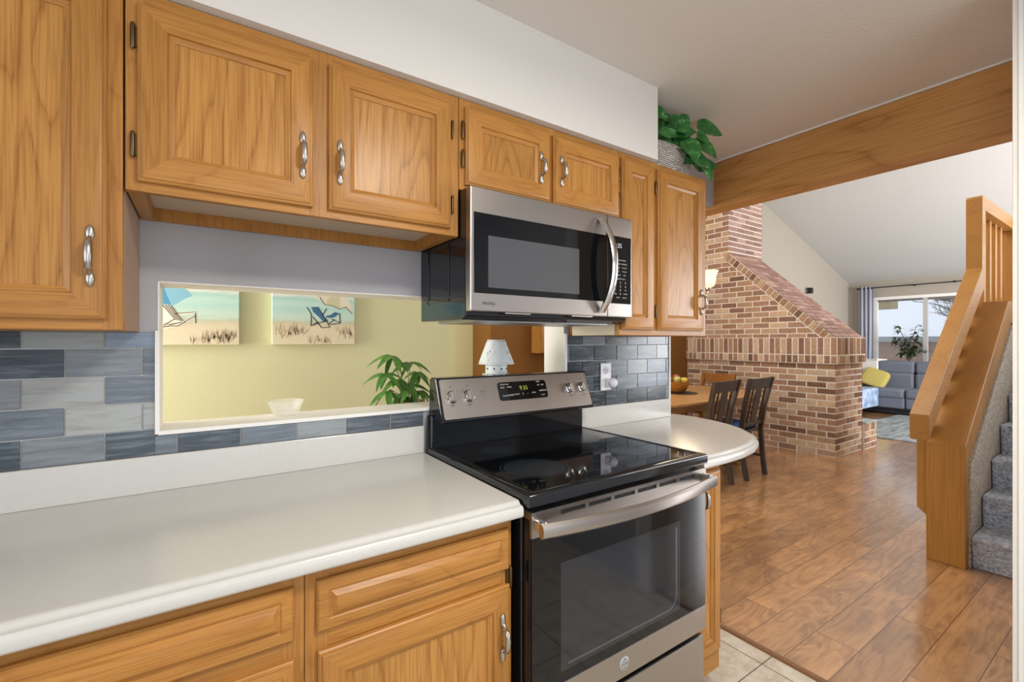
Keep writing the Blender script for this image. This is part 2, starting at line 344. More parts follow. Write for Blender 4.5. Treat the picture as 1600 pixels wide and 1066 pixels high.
struct('trim_4', MB().box(-3.2, .917, -.332, -.001, 2.086, ZC), SOFF, 'white soffit above the oak wall cabinets', 'soffit')
struct('wall_left', MB().box(-3.3, -3.2, -3.7, .14, 0, ZC), WALL, 'grey wall at the far left of the kitchen', 'wall')
struct('wall_back', MB().box(-3.3, -1.7, -3.7, -3.6, 0, ZC).box(1.1, 1.42, -3.7, -3.6, 0, ZC).box(-1.7, 1.1, -3.7, -3.6, 2.2, ZC), WALL, 'grey wall behind the camera with a wide patio door opening', 'wall')
struct('wall_right', MB().box(1.29, 1.42, -3.7, -1.32, 0, ZC), WALL, 'grey wall stub at the right edge', 'wall')
d_ = MB().box(1.262, 1.289, -1.40, -1.302, 0, ZC)
for yy in (-1.318, -1.333, -1.348, -1.363, -1.378): d_.box(1.257, 1.262, yy-.0045, yy+.0045, .2, ZC)
struct('door_1', d_.box(1.289, 1.42, -1.32, -1.302, 0, ZC), TRIMW, 'white fluted door casing at the right edge', 'trim', bevel=.002)
# beam
b_ = MB().box(XB, XB+.13, -4.2, .14, 2.112, 2.382)
struct('ceiling_beam', b_, BEAMM, 'rough wooden beam between kitchen ceiling and vault', 'beam', bevel=.006)
struct('trim_5', MB().box(XB-.004, XB+.13, -4.2, .14, 2.382, 2.391), TRIMW, 'thin light line along the top of the beam', 'trim')
# rooms beyond
YO = 2.54; XF = 11.0
sl = lambda x: 2.57+.32*(XF-x)
struct('ceiling_vault', MB().prism([(XB+.13, -4.2, sl(XB+.13)), (XF+.1, -4.2, sl(XF+.1)), (XF+.1, -4.2, sl(XF+.1)+.1), (XB+.13, -4.2, sl(XB+.13)+.1)], (0, 7.4, 0)), VAULT, 'sloping white vaulted ceiling of the living room', 'ceiling')
struct('wall_gable', MB().box(XB, XB+.1, -4.2, 3.2, 2.39, 5.6), VAULT, 'white wall above the beam', 'wall')
struct('wall_living_left', MB().prism([(5.25, YO, 0), (XF, YO, 0), (XF, YO, sl(XF)+.02), (5.25, YO, sl(5.25)+.02)], (0, .12, 0)), GREIGE, 'greige living room wall running back behind the fireplace', 'wall')
struct('wall_dining', MB().box(1.85, 5.25, YO, YO+.12, 0, 5.6), BROWN, 'caramel brown dining room wall', 'wall')
struct('wall_hall_return', MB().box(1.85, 1.97, YO+.12, 3.2, 0, ZC), BROWN, 'caramel brown wall end seen through the pass-through', 'wall')
struct('wall_hall_back', MB().box(-.2, 1.85, 2.92, 3.04, 0, ZC), YEL, 'pale yellow wall further back in the hall', 'wall')
YW = 1.3
struct('wall_yellow', MB().box(-3.2, .76, YW, YW+.12, 0, ZC), YEL, 'pale yellow wall with two beach canvases', 'wall')
struct('wall_hall_left', MB().box(-3.3, -3.2, .14, 3.2, 0, ZC), YEL, 'pale yellow wall at the left end of the hall', 'wall')
struct('wall_living_right', MB().box(1.42, 5.5, -4.3, -4.2, 0, 5.6).box(9.2, 11.1, -4.3, -4.2, 0, 5.6).box(5.5, 9.2, -4.3, -4.2, 0, .4).box(5.5, 9.2, -4.3, -4.2, 2.7, 5.6), GREIGE, 'greige living room wall with unseen side windows added for light', 'wall')
# far wall with window
WY0, WY1, WZ0, WZ1 = -.35, 2.06, .82, 2.18
struct('wall_far', MB().box(XF, XF+.12, -4.2, WY0, 0, 2.6).box(XF, XF+.12, WY1, 2.66, 0, 2.6).box(XF, XF+.12, WY0, WY1, 0, WZ0).box(XF, XF+.12, WY0, WY1, WZ1, 2.6), GREIGE, 'greige far wall of the living room with the window', 'wall')
struct('baseboard_far', MB().box(XF-.015, XF, -4.2, YO, 0, .09), TRIMW, 'white baseboard under the living room window', 'baseboard')
wn = root('window_1', (XF, .85, WZ0), 'wide white framed living room window behind the grey sofa', 'window'); wn['kind'] = 'structure'
MB().box(XF-.02, XF+.06, WY0-.06, WY1+.06, WZ1-.01, WZ1+.05).box(XF-.005, XF+.06, WY1-.03, WY1+.04, WZ0, WZ1).box(XF-.005, XF+.06, WY0-.04, WY0+.03, WZ0, WZ1).box(XF-.03, XF+.06, WY0-.04, WY1+.04, WZ0-.04, WZ0+.02).build('window_frame', TRIMW, wn, bevel=.004)
MB().box(XF+.005, XF+.05, 1.235, 1.305, WZ0+.02, WZ1-.01).build('mullion', plain('grey_vinyl_sash', 'B9B8B4', .5), wn)
MB().box(XF+.01, XF+.05, WY0+.03, WY1-.03, WZ1-.05, WZ1-.01).build('top_rail', plain('dark_sash', '6E6A63', .5), wn)
tg = NT('window_glass'); tr = tg.n('ShaderNodeBsdfTransparent'); gl = tg.n('ShaderNodeBsdfGlossy', i_Roughness=.02); ms = tg.n('ShaderNodeMixShader', i_0=.06); tg.l(tr, 0, ms, 1); tg.l(gl, 0, ms, 2); tg.l(ms, 0, tg.out, 0)
MB().box(XF+.028, XF+.032, WY0+.03, WY1-.03, WZ0+.02, WZ1-.02).build('pane', tg.m, wn)

# ================================================================== CABINETS
def handle(parent, x, z, y, L=.115, n='handle'):
    """bow pull with teardrop feet standing out from the face at y (towards -y)"""
    h = L/2; mb = MB()
    for sg in (-1, 1):
        mb.ell((x, y-.003, z+sg*(h-.016)), (.0078, .006, .017), 14, 10)
        mb.ell((x, y-.009, z+sg*(h-.033)), (.0055, .006, .004), 10, 6)
    pts, rad = [], []
    for t, o, r in ((-1, .004, .004), (-.86, .009, .0036), (-.74, .016, .0036), (-.66, .021, .0046), (-.64, .022, .0064), (-.3, .025, .0072), (0, .026, .0076), (.3, .025, .0072), (.64, .022, .0064), (.66, .021, .0046), (.74, .016, .0036), (.86, .009, .0036), (1, .004, .004)):
        pts.append((x, y-o, z+t*(h-.022))); rad.append(r)
    mb.tube(pts, rad, 12)
    return mb.build(n, PEWTER, parent, smooth=60)
def hinge(parent, x, z, y, side=1):
    mb = MB(); mb.lathe([(.0, -.029), (.003, -.028), (.0042, -.024), (.0045, -.023), (.0045, .023), (.0042, .024), (.003, .028), (0, .029)], (x, y-.004, z), 10)
    mb.box(min(x, x+side*.012), max(x, x+side*.012), y-.002, y+.002, z-.022, z+.022)
    return mb.build('hinge', BRASS, parent, smooth=40)
def door(parent, x0, x1, z0, z1, yf=-.325, fw=.052, name='door'):
    yb = yf+.02
    lv = [(0, yb), (0, yf+.009), (.003, yf+.006), (.0065, yf+.0055), (.0068, yf+.0025), (.011, yf+.0008), (.014, yf), (fw, yf), (fw+.0015, yf+.005), (fw+.004, yf+.0045), (fw+.014, yf+.009), (fw+.0143, yf+.0115)]
    return MB().rings(x0, x1, z0, z1, lv, 0, 1, 2).build(name, [OAK['x'], OAK['z'], OAKP['z']], parent, smooth=28)
def drawer(parent, x0, x1, z0, z1, yf, name='drawer_front'):
    lv = [(0, yf+.02), (0, yf+.012), (.004, yf+.008), (.022, yf+.007), (.024, yf+.009), (.027, yf+.009), (.036, yf+.001), (.038, yf)]
    return MB().rings(x0, x1, z0, z1, lv, 0, 0, 0).build(name, [OAK['x']], parent, smooth=28)
YFR = -.305
def upper(name, x0, x1, z0, z1, label, stiles, drop=.0, cream=False, left_end=None):
    """carcass and face frame; stiles = list of (x0, x1)"""
    r = root(name, ((x0+x1)/2, -.15, z0), label, 'cabinet', 'oak wall cabinets')
    zb = z0+drop
    c = MB().box(x0+.002, x1-.002, YFR+.019, -.003, zb, z1-.002)
    if drop: c.box(x0+.03, x1-.03, YFR+.022, -.022, zb-.002, zb+.0005, 1)
    if drop: c.box(x0+.002, x0+.03, YFR+.019, -.003, z0, zb, 0).box(x1-.03, x1-.002, YFR+.019, -.003, z0, zb, 0).box(x0+.03, x1-.03, -.02, -.003, z0, zb, 0)
    c.build('carcass', [OAK['z'], MELA], r)
    f = MB(); rail = .038
    f.box(x0, x1, YFR, YFR+.019, z1-.030, z1, 0); f.box(x0, x1, YFR, YFR+.019, z0, z0+rail, 0)
    for a, b in stiles: f.box(a, b, YFR-.0004, YFR+.019, z0, z1, 1)
    f.build('face_frame', [OAK['x'], OAK['z']], r, bevel=.0015)
    return r
ca = upper('wall_cabinet', -1.36, -.816, 1.345, 2.084, 'tall oak wall cabinet at the far left, hanging lowest over the blue tiles', [(-1.36, -1.32), (-.85, -.816)])
d = door(ca, -1.335, -.841, 1.366, 2.06); handle(d, -.865, 1.4955, -.325, .125)
cb = upper('wall_cabinet', -.812, -.012, 1.648, 2.084, 'short two-door oak wall cabinet above the pass-through opening', [(-.812, -.78), (-.445, -.39), (-.05, -.012)], drop=.035)
d = door(cb, -.791, -.438, 1.668, 2.052); handle(d, -.464, 1.793, -.325, .118); hinge(d, -.799, 1.979, YFR-.004); hinge(d, -.799, 1.745, YFR-.004)
d = door(cb, -.399, -.043, 1.668, 2.052); handle(d, -.373, 1.794, -.325, .118); hinge(d, -.036, 1.974, YFR-.004, -1); hinge(d, -.036, 1.742, YFR-.004, -1)
cc = upper('wall_cabinet', -.010, .708, 1.797, 2.084, 'low two-door oak wall cabinet directly above the microwave', [(-.010, .03), (.33, .375), (.67, .708)])
d = door(cc, .008, .345, 1.812, 2.057); handle(d, .300, 1.924, -.325, .112); hinge(d, 0.0, 1.983, YFR-.004); hinge(d, 0.0, 1.893, YFR-.004)
d = door(cc, .362, .697, 1.812, 2.057); handle(d, .393, 1.931, -.325, .112); hinge(d, .7035, 1.987, YFR-.004, -1); hinge(d, .7035, 1.885, YFR-.004, -1)
cd = upper('wall_cabinet', .710, 1.30, 1.345, 2.084, 'oak wall cabinet right of the microwave with the plant on top', [(.710, .745), (.895, .955), (1.26, 1.30)])
d = door(cd, .716, .912, 1.368, 2.057, fw=.05)
d = door(cd, .938, 1.264, 1.368, 2.057); handle(d, 1.236, 1.5, -.325, .118); hinge(d, .929, 1.976, YFR-.004); hinge(d, .929, 1.449, YFR-.004)
MB().box(.7085, .7115, YFR+.022, -.028, 1.346, 2.08).build('side_panel', CREAM, cd)['label'] = 'cream unfinished cabinet side facing the microwave'

MB().box(-.8166, -.8145, YFR+.02, -.003, 1.346, 2.08).build('side_panel', LAMIN, ca)['label'] = 'oak laminate cabinet side with shade put into its colour'  # oak laminate; its greyed colour carries the shade of this side

YB = -.600                                  # base cabinet frame face
def base(name, x0, x1, label, stiles, rails):
    r = root(name, ((x0+x1)/2, -.3, 0), label, 'cabinet', 'oak base cabinets')
    MB().box(x0+.001, x1-.001, YB+.019, -.02, .1, .872).build('carcass', OAK['z'], r)
    MB().box(x0+.001, x1-.001, YB+.075, -.02, 0, .1).build('toe_kick', OAK['x'], r)
    f = MB()
    for a, b in rails: f.box(x0, x1, YB, YB+.019, a, b, 0)
    for a, b in stiles: f.box(a, b, YB-.0004, YB+.019, .1, .872, 1)
    f.build('face_frame', [OAK['x'], OAK['z']], r, bevel=.0015)
    return r
rl = [(.838, .872), (.70, .742), (.1, .14)]
be = base('base_cabinet', -1.15, -.508, 'oak base cabinet at the lower left edge under the white counter', [(-1.15, -1.11), (-.55, -.508)], rl)
drawer(be, -1.125, -.528, .738, .842, -.62); door(be, -1.125, -.528, .16, .702, -.62)
bf = base('base_cabinet', -.507, -.012, 'oak base cabinet with drawer and pull-handled door left of the range', [(-.507, -.462), (-.045, -.012)], rl)
drawer(bf, -.486, -.024, .738, .842, -.62); d = door(bf, -.484, -.024, .16, .700, -.62); handle(d, -.052, .578, -.62, .118)
hinge(d, -.4925, .60, YB-.004); hinge(bf, -.0185, .715, YB-.004, -1)
bg = base('base_cabinet', .768, .93, 'narrow oak base cabinet right of the range', [(.768, .785), (.905, .93)], rl[:1]+[(.1, .17)])
d = door(bg, .772, .916, .181, .850, -.62, fw=.042); handle(d, .792, .76, -.62, .118); hinge(d, .923, .30, YB-.004, -1)

# ================================================================== COUNTERTOPS
def prof_counter():            # (out from front face, z) front ogee edge, from top inwards
    return [(-.030, .914), (-.024, .9135), (-.019, .9105), (-.0165, .9065), (-.012, .9045), (-.005, .9035), (-.0015, .900), (0, .895), (0, .881), (-.002, .8775), (-.006, .8745)]
ct = root('countertop', (-.6, -.3, .874), 'long white countertop left of the range', 'countertop')
mb = MB(); yfr = -.645
pr = [(-3.19, 0)]
pts = [(yfr-o, z) for o, z in prof_counter()] + [(-.002, .8745), (-.002, .914)]
mb.prism([(-1.9, y, z) for y, z in pts], (1.9-.004, 0, 0)); mb.build('slab', COUNTER, ct, smooth=35)
MB().box(-1.9, -.004, -.021, -.002, .9142, 1.0115).build('upstand', COUNTER, ct, bevel=.002)
cr = root('countertop', (1.15, -.3, .874), 'white countertop with a rounded end right of the range', 'countertop')
out = [(.766, -.01), (.766, -.645), (.90, -.648), (1.02, -.643), (1.14, -.622), (1.25, -.582), (1.345, -.520), (1.425, -.435), (1.485, -.335), (1.525, -.225), (1.545, -.11), (1.545, -.01), (1.525, .05), (1.50, .075), (1.432, .075), (1.432, -.01)]
def inset(poly, d):
    res = []; n = len(poly)
    for i in range(n):
        p0, p1, p2 = Vector(poly[i-1]), Vector(poly[i]), Vector(poly[(i+1) % n])
        e1, e2 = (p1-p0).normalized(), (p2-p1).normalized(); n1, n2 = Vector((-e1.y, e1.x)), Vector((-e2.y, e2.x))
        b = (n1+n2); b = b.normalized()/max(.4, b.normalized().dot(n1)) if b.length > 1e-6 else n1
        dd = d if 1 <= i <= 13 else 0
        res.append((p1+b*dd))
    return res
mb = MB(); prev = None
for o, z in prof_counter():
    q = [mb.vert((p.x, p.y, z)) for p in inset(out, -o*.999+0)]
    if prev:
        for k in range(len(q)): mb.face((prev[k], q[k], q[(k+1) % len(q)], prev[(k+1) % len(q)]))
    else: mb.face(q)
    prev = q
mb.face(prev[::-1]); mb.build('slab', COUNTER, cr, smooth=35)
MB().box(.766, 1.416, -.021, -.002, .9142, 1.0115).build('upstand', COUNTER, cr, bevel=.002)

# ================================================================== TILES
PAL = ['28323D', '303A45', '3A4550', '4A5561', '5E6873', '7A838B', '323B44', '404B57', '53627A', '232B34', '2C3641', '6A7682']  # right wall: same glass tile, dimmer light there put into the colours
PAL_LIT = ['4A545E', '58626B', '666F78', '7C848B', '989D9E', 'A6A9A7', '5A626B', '6B747E', '7D8DA0', '48515A', '8C9296']  # left wall: same glass tile, brighter light there put into the colours
def tiles(name, label, regs, pal):
    mb = MB()
    for (x0, x1, z0, z1) in regs:
        mb.box(x0, x1, -.004, -.001, z0, z1, 1)
        lay(mb, (0, -.004, 0), (1, 0, 0), (0, 0, 1), (0, -1, 0), [(x0, z0), (x1, z0), (x1, z1), (x0, z1)], .152, .0735, .0032, .5, pal, .005, 0, (-.884, 1.0085), .12)
    return tag(mb.build(name, [TILE, GROUT], None, color=True, weld=False, bevel=.0006, seg=1), label, 'backsplash')
tiles('tile_backsplash', 'blue-grey glass tile backsplash left of and below the pass-through', [(-1.9, -.781, 1.0125, 1.3445), (-.781, -.002, 1.0125, 1.063)], PAL_LIT)
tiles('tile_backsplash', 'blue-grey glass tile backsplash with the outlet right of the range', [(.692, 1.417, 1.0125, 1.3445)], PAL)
op = root('outlet', (.937, -.0095, 1.15), 'white wall outlet on the blue-grey tiles', 'outlet')
MB().box(.902, .972, -.0145, -.0095, 1.085, 1.215).build('cover_plate', WHITEP, op, bevel=.002)
MB().lathe([(.0, -.003), (.016, -.003), (.017, 0)], (.937, -.0145, 1.18), 20, axis='y').build('socket', plain('socket_grey', 'C9C9D0', .4), op)
sl_ = MB()
for sx in (-.006, .006): sl_.box(.937+sx-.001, .937+sx+.001, -.0182, -.0172, 1.178, 1.187)
sl_.lathe([(0, -.001), (.0025, -.001), (.0025, 0)], (.937, -.0172, 1.171), 10, axis='y').build('slot', BLACKM, op)
nl = root('night_light', (.945, -.0146, 1.12), 'small white plug-in night light in the outlet', 'night light')
MB().box(.925, .965, -.040, -.0148, 1.10, 1.142).build('plug_body', WHITEP, nl, bevel=.006, seg=3)
MB().ell((.948, -.048, 1.122), (.025, .022, .024), 20, 12).build('lens', NIGHT, nl, smooth=60)

# ================================================================== RANGE
rg = root('range', (.381, -.33, 0), 'black and stainless electric range with glass cooktop', 'range')
MB().box(.006, .756, -.618, -.025, .03, .900).build('side_panels', BLACKE, rg, bevel=.004)
MB().box(.03, .73, -.58, -.06, 0.0, .03).build('base_plinth', BLACKM, rg)
# cooktop frame: raised rim round a sunken glass
cx0, cx1, cy0, cy1 = .002, .760, -.662, -.045
mb = MB()
def rim(mb, lv, mi=0, cap=None):
    prev = None
    for ins, z in lv:
        q = [mb.vert(p) for p in ((cx0+ins, cy0+ins, z), (cx1-ins, cy0+ins, z), (cx1-ins, cy1-ins, z), (cx0+ins, cy1-ins, z))]
        if prev:
            for k in range(4): mb.face((prev[k], prev[(k+1) % 4], q[(k+1) % 4], q[k]), mi)
        else: mb.face(q[::-1], mi)
        prev = q
    mb.face(prev, mi if cap is None else cap)
rim(mb, [(.004, .9005), (0, .903), (0, .929), (.003, .9335), (.009, .9355), (.020, .9355), (.026, .932)])
mb.build('cooktop_frame', BLACKE, rg, smooth=40)
gp = MB().box(cx0+.03, cx1-.03, cy0+.03, cy1-.03, .931, .9332).build('cooktop_glass', BLACKG, rg, bevel=.001)
def ringmesh(mb, x, y, r0, r1, z, seg=48):
    i = len(mb.v)
    for k in range(seg):
        a = 2*pi*k/seg; mb.v += [(x+r0*cos(a), y+r0*sin(a), z), (x+r1*cos(a), y+r1*sin(a), z)]
    for k in range(seg): mb.face((i+2*k, i+2*k+1, i+2*((k+1) % seg)+1, i+2*((k+1) % seg)))
for (bx, by, br) in ((.17, -.46, .108), (.20, -.21, .075), (.57, -.48, .075), (.57, -.22, .10)):
    mb = MB(); ringmesh(mb, bx, by, br-.004, br, .93345); ringmesh(mb, bx, by, .0, br-.012, .93345); ringmesh(mb, bx, by, br-.03, br-.027, .9336); mb.build('burner', plain('burner_print', '1A232C', .2, 0, .5), rg, weld=False)
# backguard
mb = MB().box(.010, .750, -.052, -.012, .90, 1.05).build('backguard_riser', BLACKE, rg, bevel=.006, seg=3)
T0, B0 = Vector((0, -.068, 1.187)), Vector((0, -.125, 1.034))
prf = [(-.010, 1.045), (-.014, 1.178), (-.028, 1.188), (T0.y, T0.z), (B0.y, B0.z), (B0.y+.006, B0.z-.005), (-.05, 1.034)]
MB().prism([(.020, y, z) for y, z in prf], (.728, 0, 0)).build('control_housing', BLACKE, rg, bevel=.004)
dn = (B0-T0).normalized(); nn = Vector((1, 0, 0)).cross(dn).normalized()
if nn.y > 0: nn = -nn
def cp(x, t, o=0): return Vector((x, 0, 0))+T0+dn*t+nn*o       # point on the control panel
def slab(mb, x0, x1, t0, t1, o0, o1, mi=0, rr=0):
    if rr:
        pts = []
        for (cx_, ct_, a0) in ((x1-rr, t0+rr, -90), (x1-rr, t1-rr, 0), (x0+rr, t1-rr, 90), (x0+rr, t0+rr, 180)):
            for k in range(5): a = R(a0+22.5*k); pts.append((cx_+rr*cos(a), ct_+rr*sin(a)))
    else: pts = [(x0, t0), (x1, t0), (x1, t1), (x0, t1)]
    mb.prism([cp(a, b, o0) for a, b in pts], nn*(o1-o0), mi)
    return mb
pn = slab(MB(), .030, .740, .007, .154, .0005, .0022, 0, .008).build('control_panel', STEEL, rg)
dp = slab(MB(), .272, .508, .030, .104, .0023, .0038, 0, .012); dpo = dp.build('display', BLACKG, rg)
M = Matrix((Vector((1, 0, 0)), -dn, nn)).transposed().to_4x4()
def PM(x, t, o): m = M.copy(); m.translation = cp(x, t, o); return m
text('9:35', .024, LED, PM(.392, .058, .0042), dpo, 'clock_digits')
lab = []
for tx, x, t, s in (('BAKE', .292, .052, .008), ('BROIL', .325, .051, .008), ('OVEN MODE', .303, .040, .007), ('TIMER', .468, .036, .007), ('SET', .468, .050, .008), ('OFF', .488, .050, .008), ('KEEP', .475, .074, .008), ('WARM', .492, .074, .008),
                    ('CLOCK', .300, .085, .008), ('START', .328, .084, .009), ('COOK', .355, .082, .008), ('+', .384, .082, .013), ('-', .408, .081, .013), ('LOCK', .438, .080, .008), ('OVEN', .482, .092, .007)):
    lab.append((tx, x-.39, -(t-.067), s))
for (tx, ox, oy, sz) in lab: text(tx, sz, PRINTW, PM(.39+ox, .067-oy, .0042), dpo, 'key_lettering')
for kx in (.071, .139, .633, .705):
    for tx, ox, tt_, sz in (('HI', 0, .035, .008), ('LO', -.021, .052, .006), ('LO', .021, .052, .006), ('OFF', 0, .107, .008)): text(tx, sz, PRINTD, PM(kx+ox, tt_, .0028), pn, 'dial_lettering')
text('SURFACE', .006, PRINTD, PM(.201, .062, .0028), pn, 'dial_lettering'); text('\u2022', .016, PRINTD, PM(.201, .076, .0028), pn, 'indicator_dot')
for kx in (.071, .139, .633, .705):
    mb = MB(); Mk = PM(kx, .074, .0022)
    prof = [(.023, 0), (.023, .004), (.020, .006), (.0195, .018), (.0175, .0205), (0, .0205)]
    tm = MB().lathe(prof, (0, 0, 0), 28); tm.prism([(-.0055, -.0195, .020), (.0055, -.0195, .020), (.0045, -.019, .031), (-.0045, -.019, .031)], (0, .039, 0))
    mb.v = [tuple(Mk @ Vector(p)) for p in tm.v]; mb.f = tm.f; mb.m = tm.m; mb.c = tm.c
    mb.build('knob', CHROME, rg, smooth=35)
# oven door
od = MB().box(.010, .752, -.652, -.618, .338, .868).build('oven_door', BLACKE, rg, bevel=.003)
MB().box(.011, .751, -.660, -.652, .420, .823).build('door_glass', BLACKG, od, bevel=.002)
MB().box(.105, .610, -.6606, -.6598, .450, .738).build('door_window', SCREEN, od, bevel=.0003)
mb = MB().box(.010, .752, -.661, -.652, .823, .866, 0).box(.010, .752, -.661, -.652, .877, .888, 0).box(.010, .752, -.652, -.618, .868, .888, 0)
xs = [.010, .105, .192, .206, .292, .306, .392, .406, .492, .506, .592, .606, .690, .752]
for a, b in zip(xs[0::2], xs[1::2]): mb.box(a, b, -.661, -.652, .866, .877)
mb.box(.105, .690, -.656, -.652, .866, .877, 1)
mb.build('vent_trim', [STEEL, BLACKM], od)
hb = MB(); n = 20; zt, zb_ = .872, .834
for k in range(n+1):
    t = k/n; x = .012+.738*t; y = -.688-.040*(1-(2*t-1)**2)
    hb.v += [(x, y, zb_+.004), (x, y-.010, zb_), (x, y-.017, zb_+.006), (x, y-.019, (zt+zb_)/2), (x, y-.017, zt-.006), (x, y-.010, zt), (x, y, zt-.004)]
for k in range(n):
    for j in range(7): hb.face((7*k+j, 7*k+(j+1) % 7, 7*(k+1)+(j+1) % 7, 7*(k+1)+j))
hb.face(range(7)); hb.face(range(7*n+6, 7*n-1, -1))
wr = MB(); lo_ = [(.13, .465), (.55, .465)]+[(.55+.04*sin(R(a)), .505-.04*cos(R(a))) for a in range(0, 91, 15)]+[(.59, .72)]
for (a, b), (c_, d_) in zip(lo_, lo_[1:]):
    v_ = Vector((c_-a, d_-b)).normalized(); nx, nz = -v_.y*.003, v_.x*.003; wr.poly([(a+nx, -.6609, b+nz), (c_+nx, -.6609, d_+nz), (c_-nx, -.6609, d_-nz), (a-nx, -.6609, b-nz)])
wr.build('window_rim', plain('window_rim_grey', '4A4F57', .2), od, weld=False)
hd = hb.build('oven_handle', STEEL, od, smooth=40)
for a, b in ((.016, .034), (.728, .746)): MB().box(a, b, -.693, -.660, .842, .872).build('handle_bracket', CHROME, od, bevel=.004)
bd = MB().box(.010, .752, -.661, -.652, .338, .4195).build('door_trim', STEEL, od, bevel=.002)
MB().lathe([(0, -.003), (.0165, -.003), (.0185, -.002), (.019, 0)], (.346, -.661, .379), 32, axis='y').build('emblem', plain('emblem_silver', 'C9CCD2', .3, .7), bd, smooth=30)
em = MB()
def yring(mb, x, z, r0, r1, y, a0=0, a1=360, seg=28):
    i = len(mb.v)
    for k in range(seg+1):
        a = R(a0+(a1-a0)*k/seg); mb.v += [(x+r0*cos(a), y, z+r0*sin(a)), (x+r1*cos(a), y, z+r1*sin(a))]
    for k in range(seg): mb.face((i+2*k, i+2*k+1, i+2*k+3, i+2*k+2))
yring(em, .346, .379, .0135, .0148, -.66415)
for a in (0, 90, 180, 270): yring(em, .346+.0105*cos(R(a)), .379+.0105*sin(R(a)), .002, .0031, -.66415, a+40, a+320, 12)
em.build('emblem_ring', PRINTD, bd, weld=False)
Me = Matrix(((1, 0, 0, .346), (0, 0, -1, -.6642), (0, 1, 0, .379), (0, 0, 0, 1)))
text('GE', .013, PRINTD, Me, bd, 'emblem_letters')
MB().box(.012, .750, -.655, -.618, .075, .316).build('drawer', STEEL, rg, bevel=.004)

# ================================================================== MICROWAVE
mw = root('microwave', (.35, -.19, 1.39), 'stainless over-the-range microwave with curved handle', 'microwave')
MX0, MX1, MZ0, MZ1 = -.008, .706, 1.412, 1.792
mb = MB().prism([(MX0, -.003, 1.392), (MX0, -.003, 1.655), (MX0, -.003, MZ1), (MX0, -.345, MZ1), (MX0, -.345, 1.40), (MX0, -.32, 1.388)], (MX1-MX0, 0, 0))
mb.build('body', BLACKE, mw, bevel=.003)
fr = MB()                          # pressed frame on the left side panel
for (y0, y1, z0, z1) in ((-.235, -.225, 1.47, 1.64), (-.075, -.065, 1.45, 1.64), (-.235, -.065, 1.452, 1.462), (-.205, -.105, 1.490, 1.496)): fr.box(MX0-.003, MX0, y0, y1, z0, z1)
fr.build('side_rib', BLACKE, mw, bevel=.0012)
fd = MB().box(MX0, MX1+.002, -.375, -.346, MZ0, MZ1).build('front_frame', STEEL, mw, bevel=.004, seg=3)
MB().box(.004, .572, -.3768, -.3745, 1.468, 1.714).build('door_glass', BLACKG, fd, bevel=.004, seg=3)
MB().box(.054, .430, -.3774, -.3766, 1.487, 1.647).build('door_screen', MSCREEN, fd, bevel=.0002)
cpn = MB().box(.576, .697, -.3768, -.3745, 1.463, 1.718).build('control_panel', BLACKG, fd, bevel=.003)
MB().box(.5725, .5755, -.3756, -.3745, MZ0, MZ1).build('door_gap', BLACKM, fd)
MB().box(.697, .7005, -.3772, -.3745, 1.463, 1.718).build('edge_trim', CHROME, fd)
def MM(x, z, y=-.3771): return Matrix(((1, 0, 0, x), (0, 0, -1, y), (0, 1, 0, z), (0, 0, 0, 1)))
text('9:35', .024, LEDW, MM(.628, 1.682), cpn, 'clock_digits')
kl = []
for r_, row in enumerate((('SENSOR COOKING',), ('POPCORN', 'BEVERAGE'), ('REHEAT', 'POTATO'), ('VEG', 'FROZEN'), ('DEFROST', 'TIME'), ('EXPRESS COOK',), ('1', '2', '3'), ('4', '5', '6'), ('7', '8', '9'), ('TIMER', '0', 'POWER'), ('START', 'CANCEL'))):
    zz = 1.628-.0142*r_
    for c_, w_ in enumerate(row):
        xx = {1: [.645], 2: [.628, .662], 3: [.612, .640, .668]}[len(row)][c_]
        kl.append((w_, xx-.64, zz-1.55, .011 if len(w_) == 1 else .0062))
for (tx, ox, oy, sz) in kl: text(tx, sz, PRINTW, MM(.64+ox, 1.55+oy), cpn, 'key_lettering')
text('PROFILE', .013, PRINTD, MM(.058, 1.437, -.3757), fd, 'badge_lettering')
hb = MB(); n = 24
for k in range(n+1):
    t = k/n; z = 1.425+.345*t; bow = .052*(1-abs(2*t-1)**2.2)+.006; x = .537+.012*(1-(2*t-1)**2); w_ = .0145; tk = .008
    y = -.377-bow
    hb.v += [(x-w_, y+tk, z), (x-w_, y-tk*.3, z), (x-w_*.5, y-tk, z), (x+w_*.5, y-tk, z), (x+w_, y-tk*.3, z), (x+w_, y+tk, z)]
for k in range(n):
    for j in range(6): hb.face((6*k+j, 6*k+(j+1) % 6, 6*(k+1)+(j+1) % 6, 6*(k+1)+j))
hb.face(range(6)); hb.face(range(6*n+5, 6*n-1, -1))
hb.build('door_handle', CHROME, fd, smooth=50)
MB().box(.05, .65, -.30, -.03, 1.384, 1.392).build('vent_filter', plain('filter_grey', '9A9D9E', .35, .8), mw)
for lx in (.12, .40): MB().box(lx, lx+.10, -.372, -.352, 1.408, 1.412).build('vent_slot', PEWTER, mw)

